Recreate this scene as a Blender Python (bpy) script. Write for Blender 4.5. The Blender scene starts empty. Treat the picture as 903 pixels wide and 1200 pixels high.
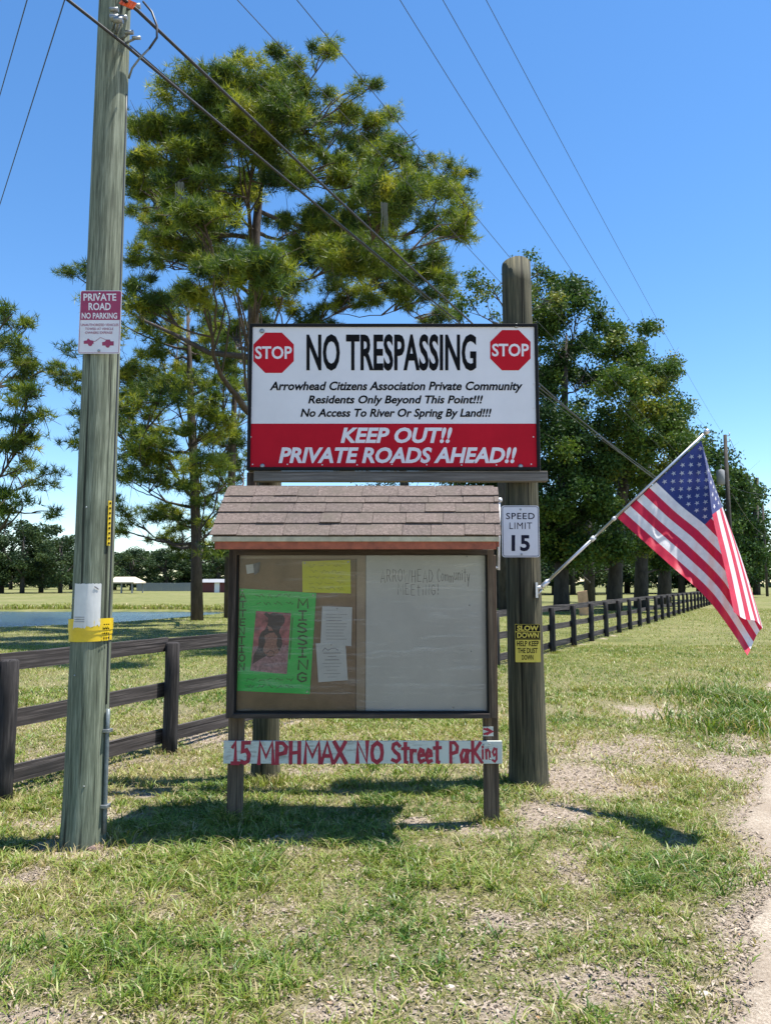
import bpy, math, random
import numpy as np
from mathutils import Vector, Matrix

random.seed(7)
rng = np.random.default_rng(11)
S = bpy.context.scene
COL = S.collection

# ------------------------------------------------------------------ camera
F = 850.0; CXP, CYP = 451.5, 600.0; H = 1.7
PITCH = math.atan(83.0 / F)
cam_d = bpy.data.cameras.new('camera'); cam = bpy.data.objects.new('camera', cam_d); COL.objects.link(cam)
cam_d.sensor_fit = 'VERTICAL'; cam_d.sensor_height = 36; cam_d.lens = F / 1200 * 36
cam_d.clip_start = 0.05; cam_d.clip_end = 3000
cam.location = (0, 0, H); cam.rotation_euler = (math.pi / 2 + PITCH, 0, 0)
S.camera = cam

# ------------------------------------------------------------------ light
SUN_EL, SUN_H = math.radians(71.3), Vector((1.0, 0.07))
W = bpy.data.worlds.new('World'); S.world = W; W.use_nodes = True
wn = W.node_tree.nodes; wl = W.node_tree.links
bg = wn['Background']
sky = wn.new('ShaderNodeTexSky'); sky.sky_type = 'NISHITA'; sky.sun_disc = False
sky.sun_elevation = SUN_EL; sky.sun_rotation = math.atan2(SUN_H.x, SUN_H.y)
sky.altitude = 0; sky.air_density = 1.0; sky.dust_density = 0.08; sky.ozone_density = 3.5
hs = wn.new('ShaderNodeHueSaturation'); hs.inputs['Saturation'].default_value = 1.20; hs.inputs['Value'].default_value = 1.03
wl.new(sky.outputs[0], hs.inputs['Color']); wl.new(hs.outputs[0], bg.inputs[0])
bg.inputs[1].default_value = 0.112
sd = bpy.data.lights.new('sun', 'SUN'); so = bpy.data.objects.new('sun', sd); COL.objects.link(so)
sd.energy = 5.0; sd.angle = math.radians(0.55); sd.color = (1.0, 0.955, 0.88)
hv = SUN_H.normalized() * math.cos(SUN_EL)
SUN = Vector((hv.x, hv.y, math.sin(SUN_EL)))
so.rotation_euler = SUN.to_track_quat('Z', 'Y').to_euler(); so.location = (20, 0, 40)
S.view_settings.view_transform = 'Standard'; S.view_settings.look = 'None'
S.view_settings.gamma = 1.0; S.view_settings.exposure = 1.0
S.cycles.max_bounces = 6; S.cycles.transparent_max_bounces = 8
S.cycles.diffuse_bounces = 3; S.cycles.glossy_bounces = 2; S.cycles.caustics_reflective = False

# ------------------------------------------------------------------ measuring helpers
cp, sp = math.cos(PITCH), math.sin(PITCH)
def at(x, y, Y):
    """point at distance Y in front of the camera standpoint seen at photo position x, y"""
    a = (x - CXP) / F; b = (CYP - y) / F
    k = Y / (cp - b * sp)
    return Vector((a * k, Y, H + (sp + b * cp) * k))
def on_ground(x, y):
    a = (x - CXP) / F; b = (CYP - y) / F
    k = -H / (sp + b * cp)
    return Vector((a * k, (cp - b * sp) * k, 0))
def project(X, Y, Z=0.0):
    zc = Y * cp + (Z - H) * sp
    yc = -Y * sp + (Z - H) * cp
    return CXP + F * X / zc, CYP - F * yc / zc

# ------------------------------------------------------------------ noise (numpy)
def vnoise(x, y, seed=0):
    xi = np.floor(x).astype(np.int64); yi = np.floor(y).astype(np.int64)
    xf = x - xi; yf = y - yi
    def h(a, b):
        n = (a * 374761393 + b * 668265263 + seed * 974711) & 0x7fffffff
        n = ((n ^ (n >> 13)) * 1274126177) & 0x7fffffff
        return ((n ^ (n >> 16)) & 0xffff) / 65535.0
    u = xf * xf * (3 - 2 * xf); v = yf * yf * (3 - 2 * yf)
    return (h(xi, yi) * (1 - u) + h(xi + 1, yi) * u) * (1 - v) + (h(xi, yi + 1) * (1 - u) + h(xi + 1, yi + 1) * u) * v
def fbm(x, y, sc, seed=0, octs=3):
    t = 0; a = 1; s = 0
    for k in range(octs):
        t = t + a * vnoise(x / sc * 2 ** k, y / sc * 2 ** k, seed + k * 17); s += a; a *= .55
    return t / s

# ------------------------------------------------------------------ object helpers
def tag(o, label=None, cat=None, group=None, kind=None):
    if label: o['label'] = label
    if cat: o['category'] = cat
    if group: o['group'] = group
    if kind: o['kind'] = kind
    return o
def empty(name, label, cat, loc=(0, 0, 0), group=None):
    o = bpy.data.objects.new(name, None); COL.objects.link(o); o.location = loc
    o.empty_display_size = .1
    return tag(o, label, cat, group)
def mesh_obj(name, me, mats, parent=None, origin=None):
    if not isinstance(mats, (list, tuple)): mats = [mats]
    if not me.materials:
        for m in mats: me.materials.append(m)
    o = bpy.data.objects.new(name, me); COL.objects.link(o)
    if parent is not None:
        o.parent = parent
    return o
class MB:
    def __init__(s): s.v = []; s.f = []; s.m = []; s.sm = []
    def add(s, vs, fs, mi=0, smooth=False):
        b = len(s.v); s.v += [tuple(p) for p in vs]
        for f in fs:
            s.f.append(tuple(b + i for i in f)); s.m.append(mi); s.sm.append(smooth)
        return s
    def box(s, c, d, rot=None, mi=0, taper=None):
        hx, hy, hz = d[0] / 2, d[1] / 2, d[2] / 2
        vs = []
        for z in (-1, 1):
            for (x, y) in ((-1, -1), (1, -1), (1, 1), (-1, 1)):
                vs.append(Vector((x * hx, y * hy, z * hz)))
        if rot is not None: vs = [rot @ p for p in vs]
        c = Vector(c); vs = [p + c for p in vs]
        return s.add(vs, [(0, 3, 2, 1), (4, 5, 6, 7), (0, 1, 5, 4), (1, 2, 6, 5), (2, 3, 7, 6), (3, 0, 4, 7)], mi)
    def hexa(s, p8, mi=0):
        return s.add(p8, [(0, 3, 2, 1), (4, 5, 6, 7), (0, 1, 5, 4), (1, 2, 6, 5), (2, 3, 7, 6), (3, 0, 4, 7)], mi)
    def tube(s, pts, rad, n=8, mi=0, caps=True, smooth=True):
        pts = [Vector(p) for p in pts]
        if not isinstance(rad, (list, tuple)): rad = [rad] * len(pts)
        vs = []; ref = None
        for i, p in enumerate(pts):
            t = (pts[min(i + 1, len(pts) - 1)] - pts[max(i - 1, 0)])
            if t.length < 1e-9: t = Vector((0, 0, 1))
            t.normalize()
            if ref is None: ref = Vector((1, 0, 0)) if abs(t.x) < .8 else Vector((0, 1, 0))
            a = (ref - t * ref.dot(t)).normalized(); b = t.cross(a); ref = a
            for k in range(n):
                th = 2 * math.pi * k / n
                vs.append(p + (a * math.cos(th) + b * math.sin(th)) * rad[i])
        fs = []
        for i in range(len(pts) - 1):
            for k in range(n):
                k2 = (k + 1) % n
                fs.append((i * n + k, i * n + k2, (i + 1) * n + k2, (i + 1) * n + k))
        s.add(vs, fs, mi, smooth)
        if caps:
            b0 = len(s.v) - len(vs)
            s.f.append(tuple(b0 + k for k in reversed(range(n)))); s.m.append(mi); s.sm.append(False)
            s.f.append(tuple(b0 + (len(pts) - 1) * n + k for k in range(n))); s.m.append(mi); s.sm.append(False)
        return s
    def prism(s, poly, y0, y1, mi=0):
        """poly: list of (x, z) anticlockwise seen from -Y (front); extruded y0 (front) .. y1 (back)"""
        n = len(poly)
        vs = [(x, y0, z) for x, z in poly] + [(x, y1, z) for x, z in poly]
        fs = [tuple(range(n)), tuple(reversed(range(n, 2 * n)))]
        fs += [((i + 1) % n, i, n + i, n + (i + 1) % n) for i in range(n)]
        return s.add(vs, fs, mi)
    def mesh(s, name):
        me = bpy.data.meshes.new(name); me.from_pydata(s.v, [], s.f)
        me.polygons.foreach_set('material_index', s.m); me.polygons.foreach_set('use_smooth', s.sm)
        me.update(); return me
    def build(s, name, mats, parent=None, bevel=0):
        o = mesh_obj(name, s.mesh(name), mats, parent)
        if bevel:
            b = o.modifiers.new('bevel', 'BEVEL'); b.width = bevel; b.segments = 2; b.limit_method = 'ANGLE'
        return o
def np_mesh(name, V, T, tint=None, attr='tint', smooth=False):
    """V (n,3), T (m,k) faces all of k corners"""
    me = bpy.data.meshes.new(name); n = len(V); m, k = T.shape
    me.vertices.add(n); me.vertices.foreach_set('co', np.ascontiguousarray(V, dtype=np.float32).ravel())
    me.loops.add(m * k); me.loops.foreach_set('vertex_index', np.ascontiguousarray(T, dtype=np.int32).ravel())
    me.polygons.add(m); me.polygons.foreach_set('loop_start', np.arange(0, m * k, k, dtype=np.int32))
    if smooth: me.polygons.foreach_set('use_smooth', np.ones(m, dtype=bool))
    me.update(calc_edges=True)
    if tint is not None:
        a = me.attributes.new(attr, 'FLOAT', 'POINT'); a.data.foreach_set('value', np.ascontiguousarray(tint, dtype=np.float32))
    return me

# ------------------------------------------------------------------ materials
def newmat(name):
    m = bpy.data.materials.new(name); m.use_nodes = True
    nt = m.node_tree; nt.nodes.clear()
    out = nt.nodes.new('ShaderNodeOutputMaterial'); b = nt.nodes.new('ShaderNodeBsdfPrincipled')
    nt.links.new(b.outputs[0], out.inputs[0])
    return m, nt, b, out
def ramp(nt, fac, stops):
    r = nt.nodes.new('ShaderNodeValToRGB'); nt.links.new(fac, r.inputs[0])
    e = r.color_ramp.elements
    while len(e) < len(stops): e.new(.5)
    for i, (p, c) in enumerate(stops): e[i].position = p; e[i].color = (*c, 1)
    return r.outputs[0]
def noise(nt, vec, scale, detail=4, rough=.6):
    n = nt.nodes.new('ShaderNodeTexNoise'); n.inputs['Scale'].default_value = scale
    n.inputs['Detail'].default_value = detail; n.inputs['Roughness'].default_value = rough
    if vec is not None: nt.links.new(vec, n.inputs['Vector'])
    return n.outputs['Fac']
def mapping(nt, scale=(1, 1, 1), coord='Object', rnd=False):
    tc = nt.nodes.new('ShaderNodeTexCoord'); mp = nt.nodes.new('ShaderNodeMapping')
    mp.inputs['Scale'].default_value = scale; src = tc.outputs[coord]
    if rnd:
        oi = nt.nodes.new('ShaderNodeObjectInfo'); ml = nt.nodes.new('ShaderNodeVectorMath'); ml.operation = 'SCALE'
        cmb = nt.nodes.new('ShaderNodeCombineXYZ')
        for i in range(3): nt.links.new(oi.outputs['Random'], cmb.inputs[i])
        nt.links.new(cmb.outputs[0], ml.inputs[0]); ml.inputs['Scale'].default_value = 37.0
        ad = nt.nodes.new('ShaderNodeVectorMath'); nt.links.new(src, ad.inputs[0]); nt.links.new(ml.outputs[0], ad.inputs[1]); src = ad.outputs[0]
    nt.links.new(src, mp.inputs[0]); return mp.outputs[0]
def bump(nt, b, h, strength=.3, dist=.01):
    bp = nt.nodes.new('ShaderNodeBump'); bp.inputs['Strength'].default_value = strength; bp.inputs['Distance'].default_value = dist
    nt.links.new(h, bp.inputs['Height']); nt.links.new(bp.outputs[0], b.inputs['Normal'])
def mix(nt, f, a, c, mode='MIX'):
    m = nt.nodes.new('ShaderNodeMix'); m.data_type = 'RGBA'; m.blend_type = mode
    for s_, v in ((m.inputs[0], f), (m.inputs[6], a), (m.inputs[7], c)):
        if isinstance(v, (int, float)): s_.default_value = v
        elif isinstance(v, tuple): s_.default_value = (*v, 1)
        else: nt.links.new(v, s_)
    return m.outputs[2]
def math_n(nt, op, a, b=0.0):
    m = nt.nodes.new('ShaderNodeMath'); m.operation = op
    for i, v in enumerate((a, b)):
        if isinstance(v, (int, float)): m.inputs[i].default_value = v
        else: nt.links.new(v, m.inputs[i])
    return m.outputs[0]
def plain(name, c, rough=.6, metal=0.0, var=.12, sc=8.0, bmp=0.0, spec=.5, bsc=60):
    m, nt, b, out = newmat(name)
    v = mapping(nt); n = noise(nt, v, sc, 5, .65)
    lo = tuple(max(0, x * (1 - var * 1.6)) for x in c); hi = tuple(min(1, x * (1 + var)) for x in c)
    nt.links.new(ramp(nt, n, [(.3, lo), (.7, hi)]), b.inputs['Base Color'])
    b.inputs['Roughness'].default_value = rough; b.inputs['Metallic'].default_value = metal
    b.inputs['Specular IOR Level'].default_value = spec
    if bmp: bump(nt, b, noise(nt, v, bsc, 4), bmp, .004)
    return m
def wood(name, cols, axis='z', grain=40, stretch=.05, rough=.85, bmp=.5, rnd=True, blotch=1.5, cracks=.5, warp=.0):
    """weathered wood with the grain along one axis"""
    m, nt, b, out = newmat(name)
    sc = [1, 1, 1]; sc['xyz'.index(axis)] = stretch
    v = mapping(nt, tuple(sc), rnd=rnd)
    g = noise(nt, v, grain, 6, .7); g.node.inputs['Distortion'].default_value = .5
    v2 = mapping(nt, (1, 1, 1), rnd=rnd)
    bl = noise(nt, v2, blotch, 4, .6)
    g = math_n(nt, 'ADD', math_n(nt, 'MULTIPLY', g, .6), math_n(nt, 'MULTIPLY', noise(nt, v, grain * 3.1, 3, .6), .4))
    c1 = ramp(nt, g, [(.36, cols[0]), (.5, cols[1]), (.63, cols[2])])
    c2 = mix(nt, math_n(nt, 'MULTIPLY', ramp_f(nt, bl, .35, .75), .55), c1, cols[3] if len(cols) > 3 else cols[0])
    # checks: thin dark splits along the grain
    sc2 = [1, 1, 1]; sc2['xyz'.index(axis)] = stretch * .35
    v3 = mapping(nt, tuple(sc2), rnd=rnd)
    ck = noise(nt, v3, grain * .9, 3, .5)
    ckm = ramp_f(nt, ck, .36, .42)
    cm = mix(nt, math_n(nt, 'MULTIPLY', math_n(nt, 'SUBTRACT', 1.0, ckm), cracks), c2, tuple(x * .25 for x in cols[0]))
    nt.links.new(cm, b.inputs['Base Color']); b.inputs['Roughness'].default_value = rough
    b.inputs['Specular IOR Level'].default_value = .25
    h = math_n(nt, 'ADD', math_n(nt, 'MULTIPLY', g, .5), ckm)
    bump(nt, b, h, bmp, .004)
    return m
def ramp_f(nt, fac, a, b_):
    r = nt.nodes.new('ShaderNodeMapRange'); r.inputs['From Min'].default_value = a; r.inputs['From Max'].default_value = b_
    nt.links.new(fac, r.inputs['Value']); return r.outputs[0]
def leafy(name, stops, trans=.35, rough=.55, attr='tint'):
    m, nt, b, out = newmat(name)
    a = nt.nodes.new('ShaderNodeAttribute'); a.attribute_name = attr
    c = ramp(nt, a.outputs['Fac'], stops)
    nt.links.new(c, b.inputs['Base Color']); b.inputs['Roughness'].default_value = rough
    b.inputs['Specular IOR Level'].default_value = .18 if 'lea' in name else .35
    if trans:
        t = nt.nodes.new('ShaderNodeBsdfTranslucent')
        nt.links.new(mix(nt, 1.0, c, (1.0, .95, .5), 'MULTIPLY'), t.inputs[0])
        ms = nt.nodes.new('ShaderNodeMixShader'); ms.inputs[0].default_value = trans
        nt.links.new(b.outputs[0], ms.inputs[1]); nt.links.new(t.outputs[0], ms.inputs[2]); nt.links.new(ms.outputs[0], out.inputs[0])
    return m

M = {}
M['pole'] = wood('weathered_green_pole', [(.055, .065, .046), (.165, .190, .135), (.33, .36, .27), (.08, .088, .06)], 'z', 34, .045, bmp=.9, blotch=1.6, cracks=.85)
M['post'] = wood('weathered_post', [(.022, .020, .014), (.075, .068, .045), (.19, .165, .105), (.045, .055, .034)], 'z', 26, .035, bmp=.7, blotch=2.2, cracks=.8)
M['beam'] = wood('grey_beam', [(.09, .08, .07), (.17, .155, .135), (.26, .24, .21), (.12, .11, .09)], 'x', 40, .04)
M['kpost'] = wood('kiosk_post', [(.06, .042, .03), (.125, .09, .062), (.22, .165, .115), (.08, .06, .045)], 'z', 40, .04)
M['kframe'] = wood('dark_frame', [(.035, .028, .024), (.07, .055, .045), (.11, .09, .075), (.04, .03, .028)], 'x', 40, .06)
M['kframez'] = wood('dark_frame_upright', [(.035, .028, .024), (.075, .058, .047), (.12, .095, .08), (.04, .03, .028)], 'z', 40, .06)
M['fence'] = wood('dark_fence_paint', [(.012, .011, .012), (.028, .026, .027), (.075, .068, .066), (.045, .038, .036)], 'z', 30, .06)
M['rail'] = wood('dark_fence_rail', [(.014, .013, .013), (.045, .040, .039), (.15, .13, .125), (.075, .062, .058)], 'x', 34, .03, cracks=.6)
M['fascia'] = plain('rust_red_fascia', (.33, .085, .04), .6, var=.25, sc=14)
M['drip'] = plain('cream_drip_edge', (.46, .42, .30), .5, var=.2, sc=10)
M['deck'] = plain('roof_deck_board', (.16, .11, .075), .8, var=.3, sc=6)
M['white'] = plain('white_sign_sheet', (.70, .70, .72), .38, var=.035, sc=3)
M['signred'] = plain('sign_red', (.46, .008, .022), .6, var=.07, sc=3, spec=.12)
M['stopred'] = plain('stop_red', (.48, .010, .022), .6, var=.05, sc=5, spec=.12)
M['maroon'] = plain('faded_maroon', (.30, .03, .085), .4, var=.08, sc=9)
M['black'] = plain('black_print', (.006, .006, .007), .65, var=.1, spec=.1)
M['navy'] = plain('dark_print', (.012, .012, .03), .6, var=.1, spec=.15)
M['blackframe'] = plain('black_edge_trim', (.008, .008, .008), .6, var=.2, sc=12, spec=.2)
M['letterwhite'] = plain('white_print', (.72, .71, .73), .4, var=.05)
M['alu'] = plain('aluminium', (.55, .56, .58), .35, .85, var=.08, sc=20)
M['steel'] = plain('galvanised_steel', (.30, .32, .33), .5, .75, var=.2, sc=30)
M['signalu'] = plain('reflective_white_sheet', (.66, .66, .70), .35, var=.05, sc=6)
M['yellow'] = plain('yellow_sign_sheet', (.66, .56, .07), .45, var=.1, sc=14)
M['tape'] = plain('yellow_tape', (.72, .50, .015), .35, var=.08, sc=12)
M['orange'] = plain('orange_tag', (.80, .12, .02), .45, var=.15, sc=30)
M['cable'] = plain('black_cable', (.02, .02, .022), .5, var=.1)
M['wire'] = plain('grey_wire', (.06, .065, .07), .5, .3, var=.1)
M['conduit'] = plain('grey_conduit', (.16, .19, .20), .45, .2, var=.2, sc=30)
M['redpaint'] = plain('red_brush_paint', (.36, .02, .045), .6, var=.22, sc=40)
M['plastic'] = plain('white_plastic', (.75, .76, .78), .35)
M['marker'] = plain('faded_marker', (.10, .10, .11), .7, var=.3, sc=60)
M['inkgreen'] = plain('marker_on_green', (.015, .10, .03), .7, var=.3, sc=60)
M['inkred'] = plain('marker_brown_red', (.09, .03, .02), .7, var=.3, sc=60)
M['inkpale'] = plain('marker_pale', (.38, .62, .30), .7, var=.2, sc=60)
M['inkyellow'] = plain('pencil_on_yellow', (.36, .36, .02), .7, var=.3, sc=60)
M['greenpaper'] = plain('green_poster_card', (.02, .62, .10), .65, var=.06, sc=6)
M['yellowpaper'] = plain('yellow_note_paper', (.66, .66, .015), .7, var=.05, sc=8)
M['paper'] = plain('white_paper', (.62, .62, .60), .75, var=.05, sc=12)
M['greyprint'] = plain('grey_print', (.16, .16, .18), .7)
M['photopink'] = plain('photo_pink_backdrop', (.45, .12, .13), .5, var=.45, sc=16)
M['photodark'] = plain('photo_dark_fur', (.022, .018, .024), .5, var=.4, sc=90)
M['phototan'] = plain('photo_tan_fur', (.36, .16, .12), .5, var=.35, sc=90)
M['photorug'] = plain('photo_mauve_rug', (.40, .20, .22), .5, var=.4, sc=60)
M['cork'] = plain('brown_backing_board', (.245, .16, .09), .8, var=.16, sc=5)
M['strip'] = plain('tan_strip', (.38, .29, .20), .8, var=.12, sc=5)
M['wboard'] = plain('whiteboard', (.52, .525, .50), .35, var=.09, sc=2.5)
M['roofmetal'] = plain('tan_metal_roof', (.62, .52, .38), .5, var=.08)
M['barnred'] = plain('barn_red', (.11, .025, .028), .7)
M['greywall'] = plain('grey_wall', (.24, .25, .26), .8, var=.1)
M['leanboard'] = plain('bare_plywood', (.55, .34, .22), .8, var=.2, sc=3)
M['flagred'] = None
# painted white board with worn paint
m, nt, b, out = newmat('worn_white_paint'); v = mapping(nt, (.12, 1, 1))
n1 = noise(nt, v, 60, 5, .7); n2 = noise(nt, mapping(nt), 9, 4)
c = mix(nt, math_n(nt, 'MULTIPLY', ramp_f(nt, math_n(nt, 'MULTIPLY', n1, n2), .27, .38), .8), (.56, .58, .53), (.26, .23, .19))
nt.links.new(c, b.inputs['Base Color']); b.inputs['Roughness'].default_value = .7; bump(nt, b, n1, .25, .003); M['boardpaint'] = m
# shingles
m, nt, b, out = newmat('asphalt_shingle'); v = mapping(nt, rnd=True)
oi = nt.nodes.new('ShaderNodeObjectInfo')
gr = math_n(nt, 'ADD', math_n(nt, 'MULTIPLY', noise(nt, v, 190, 2, .9), .6), math_n(nt, 'MULTIPLY', noise(nt, v, 45, 3, .7), .4)); bl = noise(nt, v, 7, 4)
c = ramp(nt, gr, [(.38, (.035, .027, .025)), (.5, (.13, .105, .098)), (.62, (.33, .275, .255))])
c = mix(nt, .38, c, ramp(nt, oi.outputs['Random'], [(0, (.12, .098, .096)), (.4, (.145, .118, .108)), (1, (.20, .158, .142))]))
c = mix(nt, ramp_f(nt, bl, .45, .8), c, (.12, .105, .088))
c = mix(nt, 1.0, c, (.84, .79, .74), 'MULTIPLY')
nt.links.new(c, b.inputs['Base Color']); b.inputs['Roughness'].default_value = .95; bump(nt, b, gr, .7, .004); M['shingle'] = m
# bark
m, nt, b, out = newmat('bark'); v = mapping(nt, (1, 1, .3)); n1 = noise(nt, v, 6, 5, .7)
nt.links.new(ramp(nt, n1, [(.3, (.028, .021, .018)), (.7, (.10, .075, .06))]), b.inputs['Base Color']); b.inputs['Roughness'].default_value = .95
bump(nt, b, n1, .8, .04); M['bark'] = m
m, nt, b, out = newmat('oak_bark'); v = mapping(nt, (1, 1, .3)); n1 = noise(nt, v, 5, 5, .7)
nt.links.new(ramp(nt, n1, [(.3, (.022, .02, .018)), (.7, (.085, .075, .065))]), b.inputs['Base Color']); b.inputs['Roughness'].default_value = .95
bump(nt, b, n1, .8, .04); M['oakbark'] = m
M['pine'] = leafy('pine_needles', [(0, (.018, .048, .014)), (.45, (.070, .125, .020)), (.8, (.23, .285, .028)), (1, (.38, .38, .055))], .40)
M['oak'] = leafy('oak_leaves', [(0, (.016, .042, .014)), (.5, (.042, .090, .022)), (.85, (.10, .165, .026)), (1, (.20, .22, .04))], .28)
M['faroak'] = leafy('far_leaves', [(0, (.022, .044, .022)), (.5, (.045, .078, .030)), (1, (.085, .12, .040))], .2)
M['grass'] = leafy('grass_blades', [(0, (.50, .40, .24)), (.25, (.38, .34, .15)), (.45, (.27, .315, .062)), (.75, (.16, .25, .036)), (1, (.06, .13, .022))], .32, .42)
M['litter'] = leafy('dry_leaf_litter', [(0, (.10, .075, .06)), (.5, (.29, .235, .185)), (.95, (.44, .37, .29)), (1, (.36, .2, .1))], 0, .85)
M['moss'] = leafy('grey_hanging_moss', [(0, (.10, .11, .08)), (1, (.22, .22, .17))], .2)

# ground
def ground_mat():
    m, nt, b, out = newmat('grass_and_dirt_ground')
    a = nt.nodes.new('ShaderNodeAttribute'); a.attribute_name = 'bare'
    v = mapping(nt)
    n1 = noise(nt, v, 3.2, 5, .65); n2 = noise(nt, v, 38, 4, .75); n3 = noise(nt, v, .12, 4, .6); n4 = noise(nt, v, 170, 3, .8)
    n5 = noise(nt, v, .9, 4, .6)
    nm = math_n(nt, 'ADD', math_n(nt, 'MULTIPLY', n2, .55), math_n(nt, 'MULTIPLY', n4, .45))
    dirt = ramp(nt, nm, [(.36, (.13, .095, .075)), (.5, (.36, .29, .22)), (.64, (.60, .51, .41))])
    thatch = ramp(nt, nm, [(.36, (.07, .065, .035)), (.5, (.21, .19, .10)), (.62, (.40, .34, .21))])
    far = ramp(nt, math_n(nt, 'ADD', math_n(nt, 'MULTIPLY', n5, .5), math_n(nt, 'MULTIPLY', n2, .5)), [(.36, (.08, .095, .03)), (.5, (.145, .155, .05)), (.64, (.24, .22, .10))])
    far = mix(nt, math_n(nt, 'MULTIPLY', ramp_f(nt, n3, .45, .7), .4), far, (.26, .22, .12))
    nf = nt.nodes.new('ShaderNodeAttribute'); nf.attribute_name = 'near'
    c = mix(nt, nf.outputs['Fac'], far, thatch)
    bm = ramp_f(nt, math_n(nt, 'ADD', a.outputs['Fac'], math_n(nt, 'MULTIPLY', math_n(nt, 'SUBTRACT', n2, .5), .5)), .35, .6)
    c = mix(nt, bm, c, dirt)
    nt.links.new(c, b.inputs['Base Color']); b.inputs['Roughness'].default_value = .95; b.inputs['Specular IOR Level'].default_value = .15
    bump(nt, b, nm, 1.0, .03)
    return m
M['ground'] = ground_mat()
m, nt, b, out = newmat('pale_sand'); v = mapping(nt)
n1 = noise(nt, v, 2.2, 5, .6); n2 = noise(nt, v, 60, 4, .8)
c = mix(nt, ramp_f(nt, n1, .4, .7), ramp(nt, n2, [(.36, (.22, .175, .125)), (.5, (.40, .33, .25)), (.64, (.58, .50, .40))]), (.30, .235, .17))
nt.links.new(c, b.inputs['Base Color']); b.inputs['Roughness'].default_value = .95
bump(nt, b, math_n(nt, 'ADD', n2, math_n(nt, 'MULTIPLY', n1, 2.0)), .9, .02); M['sand'] = m
m, nt, b, out = newmat('pond_water'); b.inputs['Base Color'].default_value = (.02, .035, .035, 1); b.inputs['Roughness'].default_value = .16
b.inputs['Specular IOR Level'].default_value = .8
v = mapping(nt, (1, .35, 1)); bump(nt, b, noise(nt, v, 5, 4), 1.0, .12); M['water'] = m
# clear cabinet pane
m = bpy.data.materials.new('acrylic_pane'); m.use_nodes = True; nt = m.node_tree; nt.nodes.clear()
out = nt.nodes.new('ShaderNodeOutputMaterial'); tr = nt.nodes.new('ShaderNodeBsdfTransparent'); gl = nt.nodes.new('ShaderNodeBsdfGlossy')
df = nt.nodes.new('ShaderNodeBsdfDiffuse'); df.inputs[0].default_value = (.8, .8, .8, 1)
tr.inputs[0].default_value = (.93, .94, .93, 1)
gl.inputs['Roughness'].default_value = .06
fr = nt.nodes.new('ShaderNodeFresnel'); fr.inputs[0].default_value = 1.45
v = mapping(nt, (.25, 1, 3)); scr_glare = noise(nt, v, 9, 6, .8)
ms1 = nt.nodes.new('ShaderNodeMixShader'); nt.links.new(math_n(nt, 'MULTIPLY', ramp_f(nt, scr_glare, .52, .75), .24), ms1.inputs[0])  # white streaks: dust and scratches, with reflected glare painted into the colour
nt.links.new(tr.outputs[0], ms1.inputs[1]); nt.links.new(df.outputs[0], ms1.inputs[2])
ms = nt.nodes.new('ShaderNodeMixShader'); nt.links.new(fr.outputs[0], ms.inputs[0])
nt.links.new(ms1.outputs[0], ms.inputs[1]); nt.links.new(gl.outputs[0], ms.inputs[2]); nt.links.new(ms.outputs[0], out.inputs[0])
bpn = nt.nodes.new('ShaderNodeBump'); bpn.inputs['Strength'].default_value = .15; bpn.inputs['Distance'].default_value = .01
nt.links.new(noise(nt, mapping(nt), 3, 2), bpn.inputs['Height']); nt.links.new(bpn.outputs[0], gl.inputs['Normal'])
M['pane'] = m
def cloth(name, c):
    m, nt, b, out = newmat(name); v = mapping(nt)
    n = noise(nt, v, 25, 4, .6)
    col = ramp(nt, n, [(.3, tuple(x * .86 for x in c)), (.7, c)])
    nt.links.new(col, b.inputs['Base Color']); b.inputs['Roughness'].default_value = .55
    b.inputs['Sheen Weight'].default_value = .2
    bump(nt, b, noise(nt, mapping(nt, (1, 1, .4)), 30, 3), .35, .01)
    t = nt.nodes.new('ShaderNodeBsdfTranslucent'); nt.links.new(col, t.inputs[0])
    ms = nt.nodes.new('ShaderNodeMixShader'); ms.inputs[0].default_value = .38
    nt.links.new(b.outputs[0], ms.inputs[1]); nt.links.new(t.outputs[0], ms.inputs[2]); nt.links.new(ms.outputs[0], out.inputs[0])
    return m
M['cred'] = cloth('flag_red_nylon', (.62, .012, .055)); M['cwhite'] = cloth('flag_white_nylon', (.82, .80, .82)); M['cblue'] = cloth('flag_blue_nylon', (.030, .045, .20))

# ------------------------------------------------------------------ lettering helpers
def text_geo(s, bold=0.0, shear=0.0, spacing=1.0):
    cu = bpy.data.curves.new('t', 'FONT'); cu.body = s; cu.offset = bold; cu.shear = shear; cu.resolution_u = 3
    cu.space_character = spacing
    o = bpy.data.objects.new('t', cu); COL.objects.link(o)
    dg = bpy.context.evaluated_depsgraph_get(); me = bpy.data.meshes.new_from_object(o.evaluated_get(dg))
    vs = [(p.co.x, p.co.y) for p in me.vertices]; fs = [tuple(p.vertices) for p in me.polygons]
    bpy.data.objects.remove(o); bpy.data.curves.remove(cu); bpy.data.meshes.remove(me)
    x0 = min(p[0] for p in vs); x1 = max(p[0] for p in vs); y0 = min(p[1] for p in vs); y1 = max(p[1] for p in vs)
    return [((x - x0) / (x1 - x0), (y - y0) / (y1 - y0)) for x, y in vs], fs
def lettering(s, box, Y, mat, parent, bold=.0, shear=0.0, spacing=1.0, surf=None):
    """s printed on the vertical face at distance Y, between photo positions box = (x0, y0, x1, y1)"""
    vs, fs = text_geo(s, bold, shear, spacing)
    x0, y0, x1, y1 = box; mb = MB(); P = []
    for (a, c) in vs:
        p = at(x0 + (x1 - x0) * a, y1 + (y0 - y1) * c, Y)
        if surf: p = surf(p)
        P.append(p)
    mb.add(P, fs)
    o = mb.build('lettering', mat, parent); return o
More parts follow.
